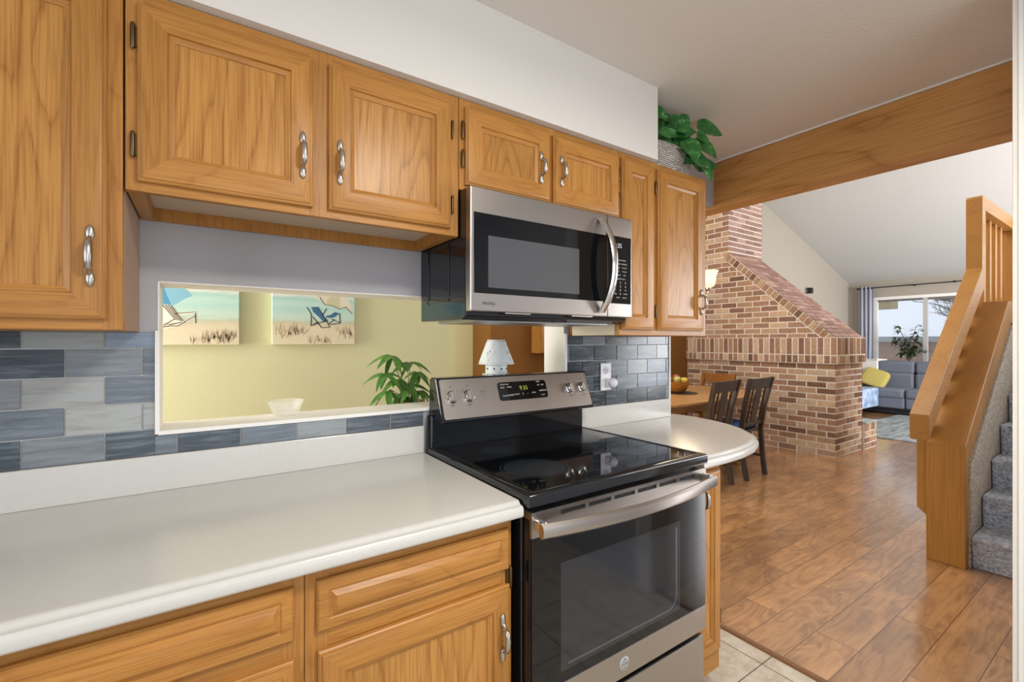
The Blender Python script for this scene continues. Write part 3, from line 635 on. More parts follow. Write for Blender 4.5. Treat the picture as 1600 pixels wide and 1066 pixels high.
# ================================================================== PASS-THROUGH LEDGE AND HALL
ZS = OZ0+.008
def glassmat(name, col, rough=.1, alpha=.5):
    t = NT(name); t.b.inputs['Base Color'].default_value = lin(col); t.b.inputs['Roughness'].default_value = rough
    tr = t.n('ShaderNodeBsdfTransparent'); ms = t.n('ShaderNodeMixShader', i_0=alpha); t.l(tr, 0, ms, 1); t.l(t.b, 0, ms, 2); t.l(ms, 0, t.out, 0); return t.m
gb = root('glass_bowl', (-.446, .085, ZS), 'clear frosted glass bowl with scalloped rim on the sill', 'bowl')
wob = lambda a, h: .10*max(0, (h-.012)/.05)*cos(6*a)
MB().lathe([(0, .001), (.03, .001), (.036, .004), (.044, .02), (.048, .036), (.054, .05), (.052, .049), (.045, .035), (.040, .019), (.03, .008), (0, .006)], (-.446, .085, ZS), 48, wob=wob).build('bowl', glassmat('frosted_glass', 'F2F2EC', .2, .17), gb, smooth=60)
# leaves
def leaf(mb, base, d, up, L, wd, droop=.3, curl=.15, mi=0, heart=False, n=7):
    d = Vector(d).normalized(); up = Vector(up); side = d.cross(up).normalized(); nrm = side.cross(d).normalized()
    rows = []
    for k in range(n+1):
        t = k/n
        w_ = wd*(sin(pi*min(1, (t*.93+.07)))**.75)*(1.15-.55*t) if not heart else wd*((.55+.45*sin(pi/2*min(1, t/.28))) if t < .28 else cos(pi/2*(t-.28)/.72)**.7)
        if k == n: w_ = wd*.02
        if k == 0 and not heart: w_ = wd*.12
        p = Vector(base)+d*(L*t)-Vector((0, 0, 1))*(droop*L*t*t)+nrm*0
        rows.append([mb.vert(p-side*w_*.5+nrm*curl*w_*.5), mb.vert(p-side*w_*.25+nrm*curl*w_*.12), mb.vert(p), mb.vert(p+side*w_*.25+nrm*curl*w_*.12), mb.vert(p+side*w_*.5+nrm*curl*w_*.5)])
    for k in range(n):
        for j in range(4): mb.face((rows[k][j], rows[k][j+1], rows[k+1][j+1], rows[k+1][j]), mi)
def leafmat(name, c1, c2, sc=30, pale=None):
    t = NT(name); g = t.n('ShaderNodeNewGeometry'); n = t.n('ShaderNodeTexNoise', i_Scale=sc, i_Detail=3.0); t.l(g, 'Position', n, 'Vector')
    st = [(.35, c1), (.62, c2)] + ([(.72, pale)] if pale else []); r = t.ramp(st); t.l(n, 0, r, 0); t.l(r, 0, t.b, 'Base Color'); t.b.inputs['Roughness'].default_value = .35
    return t.m
GREEN = leafmat('schefflera_leaf', '3A6A2A', '5C8A3C'); STEM = plain('green_stem', '6B8A4A', .5); POTHOS = leafmat('pothos_leaf', '24602A', '3F8440', 34, '9DC07C')
pp = root('potted_plant', (.035, .15, 1.0), 'green potted plant with drooping leaves behind the range backguard', 'plant')
# stands on a small shelf behind the pass-through wall
MB().lathe([(0, 0), (.045, 0), (.06, .075), (.062, .085), (.055, .085), (.052, .075), (0, .072)], (.035, .22, .99), 24).build('pot', plain('terracotta', 'A06A4A', .7), pp, smooth=40)
lv = MB(); st = MB(); rnd = random.Random(4)
c0 = Vector((.035, .22, 1.06))
heads = [((-.045, .20, 1.262), 6, .10), ((.035, .21, 1.232), 5, .085), ((-.075, .19, 1.19), 5, .095), ((.07, .22, 1.19), 5, .08), ((-.02, .21, 1.165), 6, .085), ((.03, .19, 1.14), 6, .085), ((-.06, .20, 1.12), 5, .085), ((.075, .20, 1.115), 5, .08), ((.0, .22, 1.10), 5, .08)]
for (hp, nl_, L_) in heads:
    st.tube([c0, c0.lerp(Vector(hp), .5)+Vector((rnd.uniform(-.01, .01), 0, .01)), hp], [.003, .0025, .0018], 6)
    a0 = rnd.uniform(0, 6)
    for k in range(nl_):
        a = a0+2*pi*k/nl_; leaf(lv, hp, (cos(a), sin(a)*.7, -.25+rnd.uniform(-.5, .3)), (.0, -.5, 1), L_*rnd.uniform(.75, 1.1), .030, .45, .25)
lv.build('foliage', GREEN, pp, smooth=60, weld=False); st.build('stem', STEM, pp, smooth=60)
struct('trim_6', MB().box(-.25, .40, .15, .30, .972, .99), TRIMW, 'white shelf behind the pass-through wall', 'shelf')
# lamp
lm = root('table_lamp', (.376, .09, ZS), 'small white lamp with pierced tapered shade on the sill', 'lamp')
lcx, lcy = .376, .088
LWH = plain('lamp_white_metal', 'D9DEDF', .45)
MB().lathe([(0, 0), (.052, 0), (.055, .01), (.052, .04), (.055, .075), (.062, .094), (.060, .104), (.050, .108), (0, .108)], (lcx, lcy, ZS), 32).build('base', LWH, lm, smooth=35)
MB().lathe([(0, .108), (.047, .108), (.047, .148), (.044, .151), (0, .151)], (lcx, lcy, ZS), 32).build('neck', LWH, lm, smooth=35)
for zz, rr, nn_ in ((.128, .0468, 9), (.094, .0615, 10), (.07, .0545, 9)):
    for k in range(nn_):
        a = 2*pi*k/nn_+zz*20; MB().ell((lcx+rr*cos(a), lcy+rr*sin(a), ZS+zz), (.0038, .0038, .0038 if zz > .1 else .006), 10, 8).build('pierced_hole', BLACKM, lm)
MB().lathe([(.078, .147), (.0385, .251), (.037, .251), (.0765, .148)], (lcx, lcy, ZS), 40).build('lamp_shade', LWH, lm, smooth=50)
dots = MB(); rnd = random.Random(2)
def onshade(a, z): r_ = .0782-(z-.147)/.104*.0395+.0006; return (lcx+r_*cos(a), lcy+r_*sin(a), ZS+z)
for z in (.153, .245):
    for k in range(36): dots.ell(onshade(2*pi*k/36, z), (.0013, .0013, .0013), 6, 4)
for a0 in (R(215), R(300), R(120)):
    for k in range(40):
        t = k/40*2*pi; dots.ell(onshade(a0+.28*cos(t)*abs(cos(1.5*t))+.12*sin(t), .198+.03*sin(t)*abs(sin(1.5*t)+.3)), (.0011, .0011, .0011), 6, 4)
dots.build('pierced_pattern', DGREY, lm)
# canvases
def canvas(x0, x1, z0, z1, label, which):
    r = root('canvas_print', ((x0+x1)/2, YW, z0), label, 'painting', 'beach canvases on the yellow wall')
    MB().box(x0, x1, YW-.04, YW-.001, z0, z1).build('canvas', seascape, r, bevel=.002)
    y = YW-.0405; wdt, hgt = x1-x0, z1-z0
    P = lambda u, v, k=0: (x0+u*wdt, y-.0004*k, z0+v*hgt)
    def shape(nm, mat, polys, k=0):
        mb = MB()
        for pl in polys: mb.poly([P(u, v, k) for u, v in pl])
        mb.build(nm, mat, r, weld=False)
    gr = MB(); rn = random.Random(which)
    for k in range(210):
        cx_ = rn.choice([(.12, .30), (.22, .22), (.88, .26), (.95, .2), (.5, .1), (.3, .28), (.58, .09)]) if which == 1 else rn.choice([(.72, .14), (.8, .18), (.9, .16), (.95, .2), (.85, .1), (.6, .08)])
        u = cx_[0]+rn.gauss(0, .07); v = cx_[1]+rn.gauss(0, .035)-.06; h = rn.uniform(.05, .17); dx = rn.gauss(0, .03); t = .004
        if .01 < u < .98 and v > .01 and 0 < u+dx < .99: gr.poly([P(u-t, v), P(u+t, v), P(u+dx, v+h)], rn.randrange(3))
    gr.build('painted_grass', [plain('grass_tan', 'CDB699', .9), plain('grass_brown', 'BC9F84', .9), plain('grass_pale', 'D8C8AB', .9)], r, weld=False)
    Q = (lambda pts: [((a-423)/128, (538-b)/93) for a, b in pts]) if which == 1 else (lambda pts: [(.27+.73*(a-253)/120, (538-b)/104) for a, b in pts])
    def lines(nm, mat, segs, w_, k):
        mb = MB()
        for a, b, c_, d_ in segs:
            (p0, p1) = Q([(a, b), (c_, d_)]); v_ = Vector((p1[0]-p0[0], p1[1]-p0[1])).normalized(); n_ = (-v_.y*w_, v_.x*w_)
            mb.poly([P(p0[0]+n_[0], p0[1]+n_[1], k), P(p1[0]+n_[0], p1[1]+n_[1], k), P(p1[0]-n_[0], p1[1]-n_[1], k), P(p0[0]-n_[0], p0[1]-n_[1], k)])
        mb.build(nm, mat, r, weld=False)
    if which == 1:
        shape('painted_umbrella', plain('umbrella_white', 'E6E3CC', .9), [Q([(485, 459), (496, 462), (502, 470), (515, 470), (527, 476), (538, 472), (548, 484), (545, 466), (534, 452), (520, 449), (500, 450), (488, 454)])], 0)
        shape('umbrella_panel', plain('umbrella_cream', 'D6D0AE', .9), [Q([(503, 469), (508, 456), (518, 450), (526, 452), (527, 475), (515, 470)])], 1)
        lines('umbrella_seam', plain('seam_tan', '8E8470', .9), [(494, 456, 502, 469), (502, 469, 515, 470), (515, 470, 527, 476), (527, 475, 536, 471), (536, 471, 547, 483)], .007, 2)
        shape('painted_chair', plain('chair_blue', '44759A', .9), [Q([(480.5, 474), (490, 473), (499, 489), (508, 496), (501, 500), (492, 490), (484, 482)]), Q([(518, 481), (526, 483), (518, 490), (510, 492), (506, 490)])], 1)
        lines('chair_frame', plain('frame_dark', '3E434A', .9), [(474, 474, 481, 486), (481, 486, 480.5, 506), (483, 490, 497, 509), (491, 473, 510, 507), (480.5, 506, 505, 496), (497, 509, 511, 508), (484, 503, 492, 499), (505, 475, 498, 488), (503, 492, 508, 487), (518, 494, 508, 502), (512, 493, 527, 500), (526, 483, 527, 500), (510, 503, 527, 501)], .0065, 2)
    else:
        shape('painted_umbrella', plain('umbrella_blue', '8CC3D8', .9), [Q([(246, 470), (268, 472), (286, 460), (297, 455), (290, 446), (275, 438), (246, 438)])], 0)
        shape('umbrella_panel', plain('umbrella_deep_blue', '5BA0C8', .9), [Q([(246, 470), (265, 471), (258, 455), (254, 440), (246, 440)])], 1)
        shape('painted_chair', plain('chair_white', 'F4F0E2', .9), [Q([(248, 472), (264, 472), (283, 498), (277, 500), (262, 502), (246, 504)]), Q([(270, 485), (303, 480), (303, 484), (276, 489)]), Q([(282, 499), (300, 489), (302, 490), (302, 502), (300, 502), (300, 493), (284, 503), (265, 510), (250, 512), (265, 507)])], 1)
        lines('chair_slats', plain('slat_grey', '77695A', .9), [(253, 472, 272, 496), (257, 472, 276, 497), (261, 472, 280, 498), (265, 473, 283, 498), (255, 505, 270, 495), (262, 505, 281, 500), (284, 500, 302, 489), (302, 484, 302, 501), (270, 486, 302, 482), (250, 508, 275, 506), (275, 506, 287, 499)], .006, 2)
    return r
t = NT('beach_scene'); tc = t.n('ShaderNodeTexCoord'); sx = t.n('ShaderNodeSeparateXYZ'); t.l(tc, 'Object', sx, 0)
nz = t.n('ShaderNodeTexNoise', i_Scale=14.0, i_Detail=4.0); mpp = t.n('ShaderNodeMapping'); mpp.inputs['Scale'].default_value = (.6, 1, 3); t.l(tc, 'Object', mpp, 'Vector'); t.l(mpp, 0, nz, 'Vector')
ma = t.n('ShaderNodeMath', operation='MULTIPLY_ADD'); t.l(nz, 0, ma, 0); ma.inputs[1].default_value = .06; t.l(sx, 'Z', ma, 2)
mr = t.n('ShaderNodeMapRange'); mr.inputs[1].default_value = .03; mr.inputs[2].default_value = .345; t.l(ma, 0, mr, 0)
rp = t.ramp([(0, 'E6DDBE'), (.28, 'E6D9BA'), (.38, 'D8CFAE'), (.42, 'C9D2B9'), (.50, 'CDE4D6'), (.64, 'BBE0D5'), (.74, 'C6E6DC'), (.82, 'B2DCD1'), (.9, 'E4ECE2'), (1, 'EDEFE6')]); t.l(mr, 0, rp, 0); t.l(rp, 0, t.b, 'Base Color'); t.b.inputs['Roughness'].default_value = .85
seascape = t.m
canvas(-.955, -.509, 1.302, 1.615, 'beach canvas with white chair under a blue umbrella, left one', 0)
canvas(-.352, .095, 1.302, 1.615, 'beach canvas with two blue deck chairs, right one', 1)
# hung cabinet on the caramel wall
hc = root('wall_cupboard', (2.8, YO, 1.18), 'small light oak wall cupboard on the caramel wall beyond the pass-through', 'cabinet')
MB().box(2.385, 3.1, YO-.16, YO-.002, 1.186, 1.95).build('body', OAK['z'], hc, bevel=.004)
MB().rings(2.395, 2.74, 1.20, 1.94, [(0, YO-.16), (0, YO-.18), (.045, YO-.18), (.055, YO-.168)], 0, 1, 2).build('door', [OAKP['x'], OAKP['z'], OAKP['z']], hc)
MB().rings(2.745, 3.09, 1.20, 1.94, [(0, YO-.16), (0, YO-.18), (.045, YO-.18), (.055, YO-.168)], 0, 1, 2).build('door', [OAKP['x'], OAKP['z'], OAKP['z']], hc)

# ================================================================== BASKET PLANT ON THE CABINET
bk = root('plant_basket', (1.095, -.19, 2.085), 'grey woven basket on top of the right oak cabinet', 'basket')
t = NT('wicker'); tc = t.n('ShaderNodeNewGeometry'); wv = t.n('ShaderNodeTexWave', i_Scale=38.0, i_Distortion=5.0, i_Detail=2.0); wv.bands_direction = 'Z'; wv.inputs['Detail Scale'].default_value = 3; t.l(tc, 'Position', wv, 'Vector')
rp = t.ramp([(.12, '8A8178'), (.4, 'D2CABF'), (1, 'F0EAE1')]); t.l(wv, 0, rp, 0); t.l(rp, 0, t.b, 'Base Color'); t.bump(wv, 0, .9, .006); t.b.inputs['Roughness'].default_value = .8; WICK = t.m
def rbox(mb, cx, cy, hx, hy, zs, flare, mi=0, n=8):
    prev = None
    for z, fl in zip(zs, flare):
        q = []
        for k in range(32):
            a = 2*pi*k/32; e = .45
            q.append(mb.vert((cx+(hx+fl)*math.copysign(abs(cos(a))**e, cos(a)), cy+(hy+fl)*math.copysign(abs(sin(a))**e, sin(a)), z)))
        if prev:
            for k in range(32): mb.face((prev[k], prev[(k+1) % 32], q[(k+1) % 32], q[k]), mi)
        else: mb.face(q[::-1], mi)
        prev = q
    return prev
mb = MB(); rbox(mb, 1.095, -.19, .145, .085, [2.085, 2.11, 2.16, 2.20, 2.205, 2.20, 2.15], [0, .003, .012, .02, .017, .012, .004]); mb.build('basket', WICK, bk, smooth=50)
mb = MB(); q = rbox(mb, 1.095, -.19, .14, .08, [2.13, 2.16, 2.185], [0, .003, .004]); mb.face(q); mb.build('soil', plain('dark_moss', '2A2A1C', .95), bk)
pl = root('trailing_plant', (1.095, -.19, 2.186), 'green variegated trailing plant in the woven basket', 'plant')
lv = MB(); st = MB(); rnd = random.Random(11)
tips = []
for k in range(64):
    u_, v_ = rnd.random(), rnd.random(); tips.append((1.0+.26*u_, -.15-.16*v_, 2.20+.15*rnd.random()-.05*(u_ > .6), rnd.uniform(.05, .08)))
tips += [(1.31, -.30, 2.335, .125), (1.15, -.28, 2.335, .09), (1.24, -.32, 2.23, .13), (1.30, -.29, 2.16, .11), (1.21, -.325, 2.155, .12), (1.255, -.33, 2.13, .10), (1.14, -.33, 2.20, .11), (1.12, -.30, 2.27, .10)]
for (x, y, z, L_) in tips:
    b0 = Vector((1.095+(x-1.095)*.35, -.19+(y+.19)*.25, 2.19)); tip = Vector((x, y, z)); mid = b0.lerp(tip, .55)+Vector((0, 0, .03)); st.tube([b0, mid, tip], [.0025, .002, .0018], 6)
    d_ = Vector((.35+rnd.uniform(-.5, .7), -.35+rnd.uniform(-.3, .3), rnd.uniform(-.75, .15)))
    leaf(lv, tip-d_.normalized()*L_*.35, d_, (-.45+rnd.uniform(-.3, .3), -.75, .35), L_, L_*.86, .16, .2, 0, True)
lv.build('foliage', POTHOS, pl, smooth=60, weld=False); st.build('stem', STEM, pl, smooth=60)

# ================================================================== FIREPLACE CHIMNEY
BP = ['AD8D74', 'A17D68', '95735F', 'BFA288', '876857', 'BFA890', '9E7D6B', 'AA886F', 'C5AA8C', '906F5F', '775B4A', 'B6997E', '9A7A5E']
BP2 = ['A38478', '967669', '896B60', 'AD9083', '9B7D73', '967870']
fp = root('brick_fireplace', (5.6, 1.6, 0), 'brick fireplace chimney with a sloping shoulder', 'fireplace')
FX0, FX1, FY0, FY1, SY = 5.25, 6.0, .64, 2.538, 1.905
ZB0, ZB1 = 1.06, 1.365
dp_ = .006
mb = MB()
# lower block, band, shoulder and stack cores in mortar
core = [(FY0+.002, 0), (FY1, 0), (FY1, ZB1), (FY0+.002, ZB1)]
mb.box(FX0, FX1, FY0, FY1, 0, ZB1, 1)
mb.prism([(FX0, FY0+.01, ZB1), (FX0, FY1, ZB1), (FX0, FY1, 2.52), (FX0, SY, 2.52)], (FX1-FX0, 0, 0), 1)
mb.box(FX0, 6.11, SY, FY1, 2.5205, 4.10, 1); mb.box(FX1+.001, 6.11, SY, FY1, 2.2, 2.5204, 1)
lay(mb, (FX0, 0, 0), (0, -1, 0), (0, 0, 1), (-1, 0, 0), [(-FY1, 0), (-FY0, 0), (-FY0, ZB0), (-FY1, ZB0)], .213, .0705, .016, .5, BP, dp_, 0, (.02, .004))
lay(mb, (0, FY0, 0), (1, 0, 0), (0, 0, 1), (0, -1, 0), [(FX0-.006, 0), (FX1, 0), (FX1, ZB0), (FX0-.006, ZB0)], .213, .0705, .016, .5, BP, dp_, 0, (FX0-.006, .004))
S0 = (-FY0-.012, ZB1+.0); ang = Vector((SY-FY0, 2.52-ZB1)).normalized()
tri = [(-FY1, ZB1), (-FY0-.02, ZB1), (-SY, 2.52-.02), (-FY1, 2.52-.02)]
rb = .10                              # height of the rowlock course along the rake
tri = [(-FY1, ZB1), (-FY0-.02-rb*1.4, ZB1), (-SY, 2.52-rb*1.45), (-FY1, 2.52-rb*1.45)]
lay(mb, (FX0, 0, 0), (0, -1, 0), (0, 0, 1), (-1, 0, 0), tri, .213, .0705, .016, .5, BP, dp_, 0, (.02, .004))
lay(mb, (FX0, 0, 0), (0, -1, 0), (0, 0, 1), (-1, 0, 0), [(-FY1, 2.52-rb*1.45), (-SY, 2.52-rb*1.45), (-SY, 4.10), (-FY1, 4.10)], .213, .0705, .016, .5, BP, dp_, 0, (.02, .004))
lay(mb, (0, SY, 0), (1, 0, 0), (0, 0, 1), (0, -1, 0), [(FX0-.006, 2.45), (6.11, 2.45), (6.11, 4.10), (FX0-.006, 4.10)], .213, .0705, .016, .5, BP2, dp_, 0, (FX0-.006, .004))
mb.build('chimney_brickwork', [BRICK, MORTAR], fp, color=True, weld=False)
# raked rowlock course along the front of the shoulder
L_ = Vector((SY-FY0, 2.52-ZB1)).length; du = Vector((0, SY-FY0, 2.52-ZB1)).normalized(); dv = Vector((0, -du.z, du.y))
mb = MB(); O_ = Vector((FX0, FY0+.0, ZB1))
lay(mb, O_, du, dv, (-1, 0, 0), [(.0+.02, -rb), (L_, -rb), (L_, 0), (.0, 0)], .074, rb, .019, 0, BP, .012, 0, (.0, -rb))
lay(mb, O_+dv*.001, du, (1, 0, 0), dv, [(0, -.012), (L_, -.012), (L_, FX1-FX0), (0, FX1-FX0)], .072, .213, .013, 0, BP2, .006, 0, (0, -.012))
mb.build('shoulder_course', [BRICK, MORTAR], fp, color=True, weld=False)
# corbelled soldier band
mb = MB().box(FX0-.03, FX1+.03, FY0-.03, FY1, ZB0, ZB1-.002, 1)
for (O_, U, N, a, b) in (((FX0-.03, 0, 0), (0, -1, 0), (-1, 0, 0), -FY1, -FY0+.03), ((0, FY0-.03, 0), (1, 0, 0), (0, -1, 0), FX0-.036, FX1+.03)):
    lay(mb, O_, U, (0, 0, 1), N, [(a, ZB0+.1), (b, ZB0+.1), (b, ZB1), (a, ZB1)], .0675, .205, .015, 0, BP, dp_, 0, (b, ZB0+.1))
    lay(mb, O_, U, (0, 0, 1), N, [(a, ZB0), (b, ZB0), (b, ZB0+.1), (a, ZB0+.1)], .0675, .10, .015, 0, BP, dp_, 0, (b, ZB0))
mb.build('soldier_band', [BRICK, MORTAR], fp, color=True, weld=False)
mb = MB().box(FX1, 6.36, FY0-.03, FY1, 0, .315, 1)
lay(mb, (0, FY0-.03, 0), (1, 0, 0), (0, 0, 1), (0, -1, 0), [(FX1, 0), (6.36, 0), (6.36, .21), (FX1, .21)], .213, .0705, .016, .5, BP, dp_, 0, (FX1, .004))
lay(mb, (0, FY0-.03, 0), (1, 0, 0), (0, 0, 1), (0, -1, 0), [(FX1, .215), (6.36, .215), (6.36, .315), (FX1, .315)], .10, .10, .010, 0, BP, dp_, 0, (FX1, .215))
mb.build('hearth', [BRICK, MORTAR], fp, color=True, weld=False)
MB().box(FX1, 6.37, FY0-.045, FY1, .315, .33).build('hearth_slab', plain('grey_slate', 'A9B3B5', .3), fp)
sp = root('wall_speaker', (8.9, YO-.06, 2.26), 'small black speaker on the greige wall above the chimney shoulder', 'speaker')
MB().box(8.955, 9.045, YO-.11, YO-.03, 2.235, 2.345).build('housing', BLACKM, sp, bevel=.01)
MB().box(8.98, 9.02, YO-.03, YO-.001, 2.27, 2.31).build('bracket', WHITEP, sp)

# ================================================================== DINING
tb = root('dining_table', (3.62, 1.42, 0), 'oak dining table with rounded corners beyond the counter', 'table')
def rrect(x0, x1, y0, y1, r, n=8):
    pts = []
    for cx_, cy_, a0 in ((x1-r, y1-r, 0), (x0+r, y1-r, 90), (x0+r, y0+r, 180), (x1-r, y0+r, 270)):
        for k in range(n+1): a = R(a0+90*k/n); pts.append((cx_+r*cos(a), cy_+r*sin(a)))
    return pts
TX0, TX1, TY0, TY1 = 2.62, 4.55, .92, 2.05
MB().prism([(x, y, .732) for x, y in rrect(TX0, TX1, TY0, TY1, .30)], (0, 0, .028)).build('tabletop', TABLEW, tb, bevel=.008, seg=3)
MB().box(TX0+.18, TX1-.18, TY0+.16, TY0+.185, .64, .732).box(TX0+.18, TX1-.18, TY1-.185, TY1-.16, .64, .732).box(TX0+.18, TX0+.205, TY0+.16, TY1-.16, .64, .732).box(TX1-.205, TX1-.18, TY0+.16, TY1-.16, .64, .732).build('apron', TABLEW, tb)
for lx in (3.05, 4.1): MB().lathe([(.05, 0.12), (.07, .2), (.05, .3), (.075, .45), (.06, .6), (.08, .64), (.08, .732)], (lx, 1.48, 0), 20).build('pedestal', TABLEW, tb, smooth=40)
for lx in (3.05, 4.1): MB().box(lx-.04, lx+.04, 1.1, 1.86, .0, .12).build('foot', TABLEW, tb, bevel=.02)
fb = root('fruit_bowl', (3.66, 1.60, .766), 'wooden bowl of fruit on the dining table', 'bowl')
BX, BY, BZ = 3.56, 1.50, .768
fb.location = (BX, BY, BZ); WL[fb.name] = Vector((BX, BY, BZ))
tag(MB().lathe([(0, 0), (.17, 0), (.18, .004), (.17, .008), (0, .008)], (BX+.04, BY-.02, .760), 36).build('trivet', plain('dark_trivet', '3A2A1C', .6), None, smooth=40), 'dark round mat under the fruit bowl', 'mat')
MB().lathe([(0, 0), (.055, 0), (.09, .02), (.125, .07), (.14, .125), (.132, .125), (.115, .072), (.08, .03), (0, .018)], (BX, BY, BZ), 40).build('bowl', wood('bowl_wood', 'x', 'A8702F', '94601F', '6B4213', rough=.25), fb, smooth=50)
fruit_spec = [(.075, -.04, .130, 'D8B545', 'yellow apple at the right rim of the fruit bowl'), (.02, -.075, .128, 'D6BC4E', 'yellow apple at the near side of the fruit bowl'), (.035, .03, .158, '9E2F28', 'red apple on top of the fruit bowl'),
              (-.055, -.05, .145, 'B9BE62', 'green pear-toned apple at the left of the fruit bowl'), (-.08, .03, .135, '8A2A22', 'dark red apple at the left rim of the fruit bowl'), (.06, .07, .125, 'C9A244', 'golden apple at the back of the fruit bowl')]
for (dx, dy, dz, c_, lb) in fruit_spec:
    ap = root('apple', (BX+dx, BY+dy, BZ+dz), lb, 'fruit', 'fruit in the wooden bowl')
    tt = NT('apple_skin'); n_ = tt.n('ShaderNodeTexNoise', i_Scale=9.0); rp = tt.ramp([(.45, c_), (.85, 'D9B86A')]); tt.l(n_, 0, rp, 0); tt.l(rp, 0, tt.b, 'Base Color'); tt.b.inputs['Roughness'].default_value = .25
    MB().lathe([(0, -.030), (.012, -.035), (.026, -.028), (.037, -.006), (.036, .014), (.026, .028), (.012, .031), (0, .024)], (BX+dx, BY+dy, BZ+dz), 20).build('flesh', tt.m, ap, smooth=70)
    MB().tube([(BX+dx, BY+dy, BZ+dz+.022), (BX+dx+.003, BY+dy, BZ+dz+.042)], .002, 6).build('stem', PRINTD, ap)
# chairs, built at the origin facing +y
def make_chair(label, mats, name='dining_chair', H=.97, group='wooden dining chairs', pad=True):
    X, Y, Z = mats
    r = root(name, (0, 0, 0), label, 'chair', group)
    hw = .19
    MB().prism([(x, y, .435) for x, y in rrect(-.215, .215, -.185, .215, .05)], (0, 0, .03)).build('seat', Y, r, bevel=.006)
    for s in (-1, 1):
        pts = [(s*(hw-.01), -.23, 0), (s*hw, -.20, .22), (s*hw, -.185, .45), (s*hw*1.02, -.22, .70), (s*(hw+.022), -.285, H)]
        l = MB()
        for k in range(len(pts)):
            x, y, z = pts[k]; w_, d_ = (.019, .021)
            l.v += [(x-w_, y-d_, z), (x+w_, y-d_, z), (x+w_, y+d_, z), (x-w_, y+d_, z)]
        for k in range(len(pts)-1):
            for j in range(4): l.face((4*k+j, 4*k+(j+1) % 4, 4*k+4+(j+1) % 4, 4*k+4+j))
        l.face((3, 2, 1, 0)); n4 = 4*(len(pts)-1); l.face((n4, n4+1, n4+2, n4+3)); l.build('leg', Z, r, bevel=.004)
        MB().prism([(s*.18-.02, .15, 0.0), (s*.18+.02, .15, 0.0), (s*.18+.022, .15, .435), (s*.18-.022, .15, .435)], (0, .042, 0)).build('leg', Z, r, bevel=.003)
    def by(z): return -.185-.1*max(0, (z-.45)/(H-.45))**1.15
    MB().prism([(-hw+.012, by(H-.10)-.012, H-.105), (hw-.012, by(H-.10)-.012, H-.105), (hw+.0, by(H)-.012, H-.004), (-hw-.0, by(H)-.012, H-.004)], (0, .024, 0)).build('crest_rail', X, r, bevel=.005)
    MB().prism([(-hw+.01, by(.50)-.01, .50), (hw-.01, by(.50)-.01, .50), (hw-.01, by(.54)-.01, .54), (-hw+.01, by(.54)-.01, .54)], (0, .022, 0)).build('lower_rail', X, r, bevel=.004)
    MB().prism([(-.05, by(.53)-.004, .53), (.05, by(.53)-.004, .53), (.062, by(.80)-.004, .80), (.05, by(H-.1)-.004, H-.1), (-.05, by(H-.1)-.004, H-.1), (-.062, by(.80)-.004, .80)], (0, .014, 0)).build('splat', Z, r, bevel=.003)
    for s in (-1, 1):
        zs = [.53, .56, .58, .60, .64, .74, .80, .82, .84, H-.1]; rr = [.008, .012, .007, .010, .007, .009, .007, .012, .007, .009]
        MB().tube([(s*.115, by(z), z) for z in zs], rr, 10).build('spindle', Z, r, smooth=50)
    MB().box(-.17, .17, -.012, .012, .20, .225).build('stretcher', X, r, bevel=.004)
    for s in (-1, 1): MB().box(s*.178-.011, s*.178+.011, -.19, .17, .17, .195).build('side_stretcher', Y, r, bevel=.004)
    return r
BLUE = paint('blue_pad_fabric', '2F4C74', .5, 200, .95)
def make_pad(label):
    p = tag(MB().ell((0, .01, .488), (.205, .195, .024), 28, 10, pw=.55).build('chair_pad', BLUE, None, smooth=60), label, 'cushion', 'blue chair pads')
    return p
ch = make_chair('dark wooden dining chair with blue pad, nearer the oak base cabinet, back to the kitchen', (DARKW['x'], DARKW['y'], DARKW['z']))
ch.location = (3.17, .985, 0); ch.rotation_euler.z = R(4)
ch2 = copy_tree(ch); ch2['label'] = 'dark wooden dining chair with blue pad, right one by the brick chimney'; ch2.location = (3.76, .985, 0); ch2.rotation_euler.z = R(2)
pd = make_pad('blue pad on the dark chair nearer the cabinet'); pd.location = (3.17, .985, 0); pd.rotation_euler.z = R(4)
pd2 = pd.copy(); COL.objects.link(pd2); pd2['label'] = 'blue pad on the dark chair nearer the brick chimney'; pd2.location = (3.76, .985, 0); pd2.rotation_euler.z = R(2)
ch3 = make_chair('lighter brown wooden dining chair at the far end of the table against the brick', (MIDW, MIDW, MIDW), H=.905); ch3.location = (4.56, 1.80, 0); ch3.rotation_euler.z = R(90)
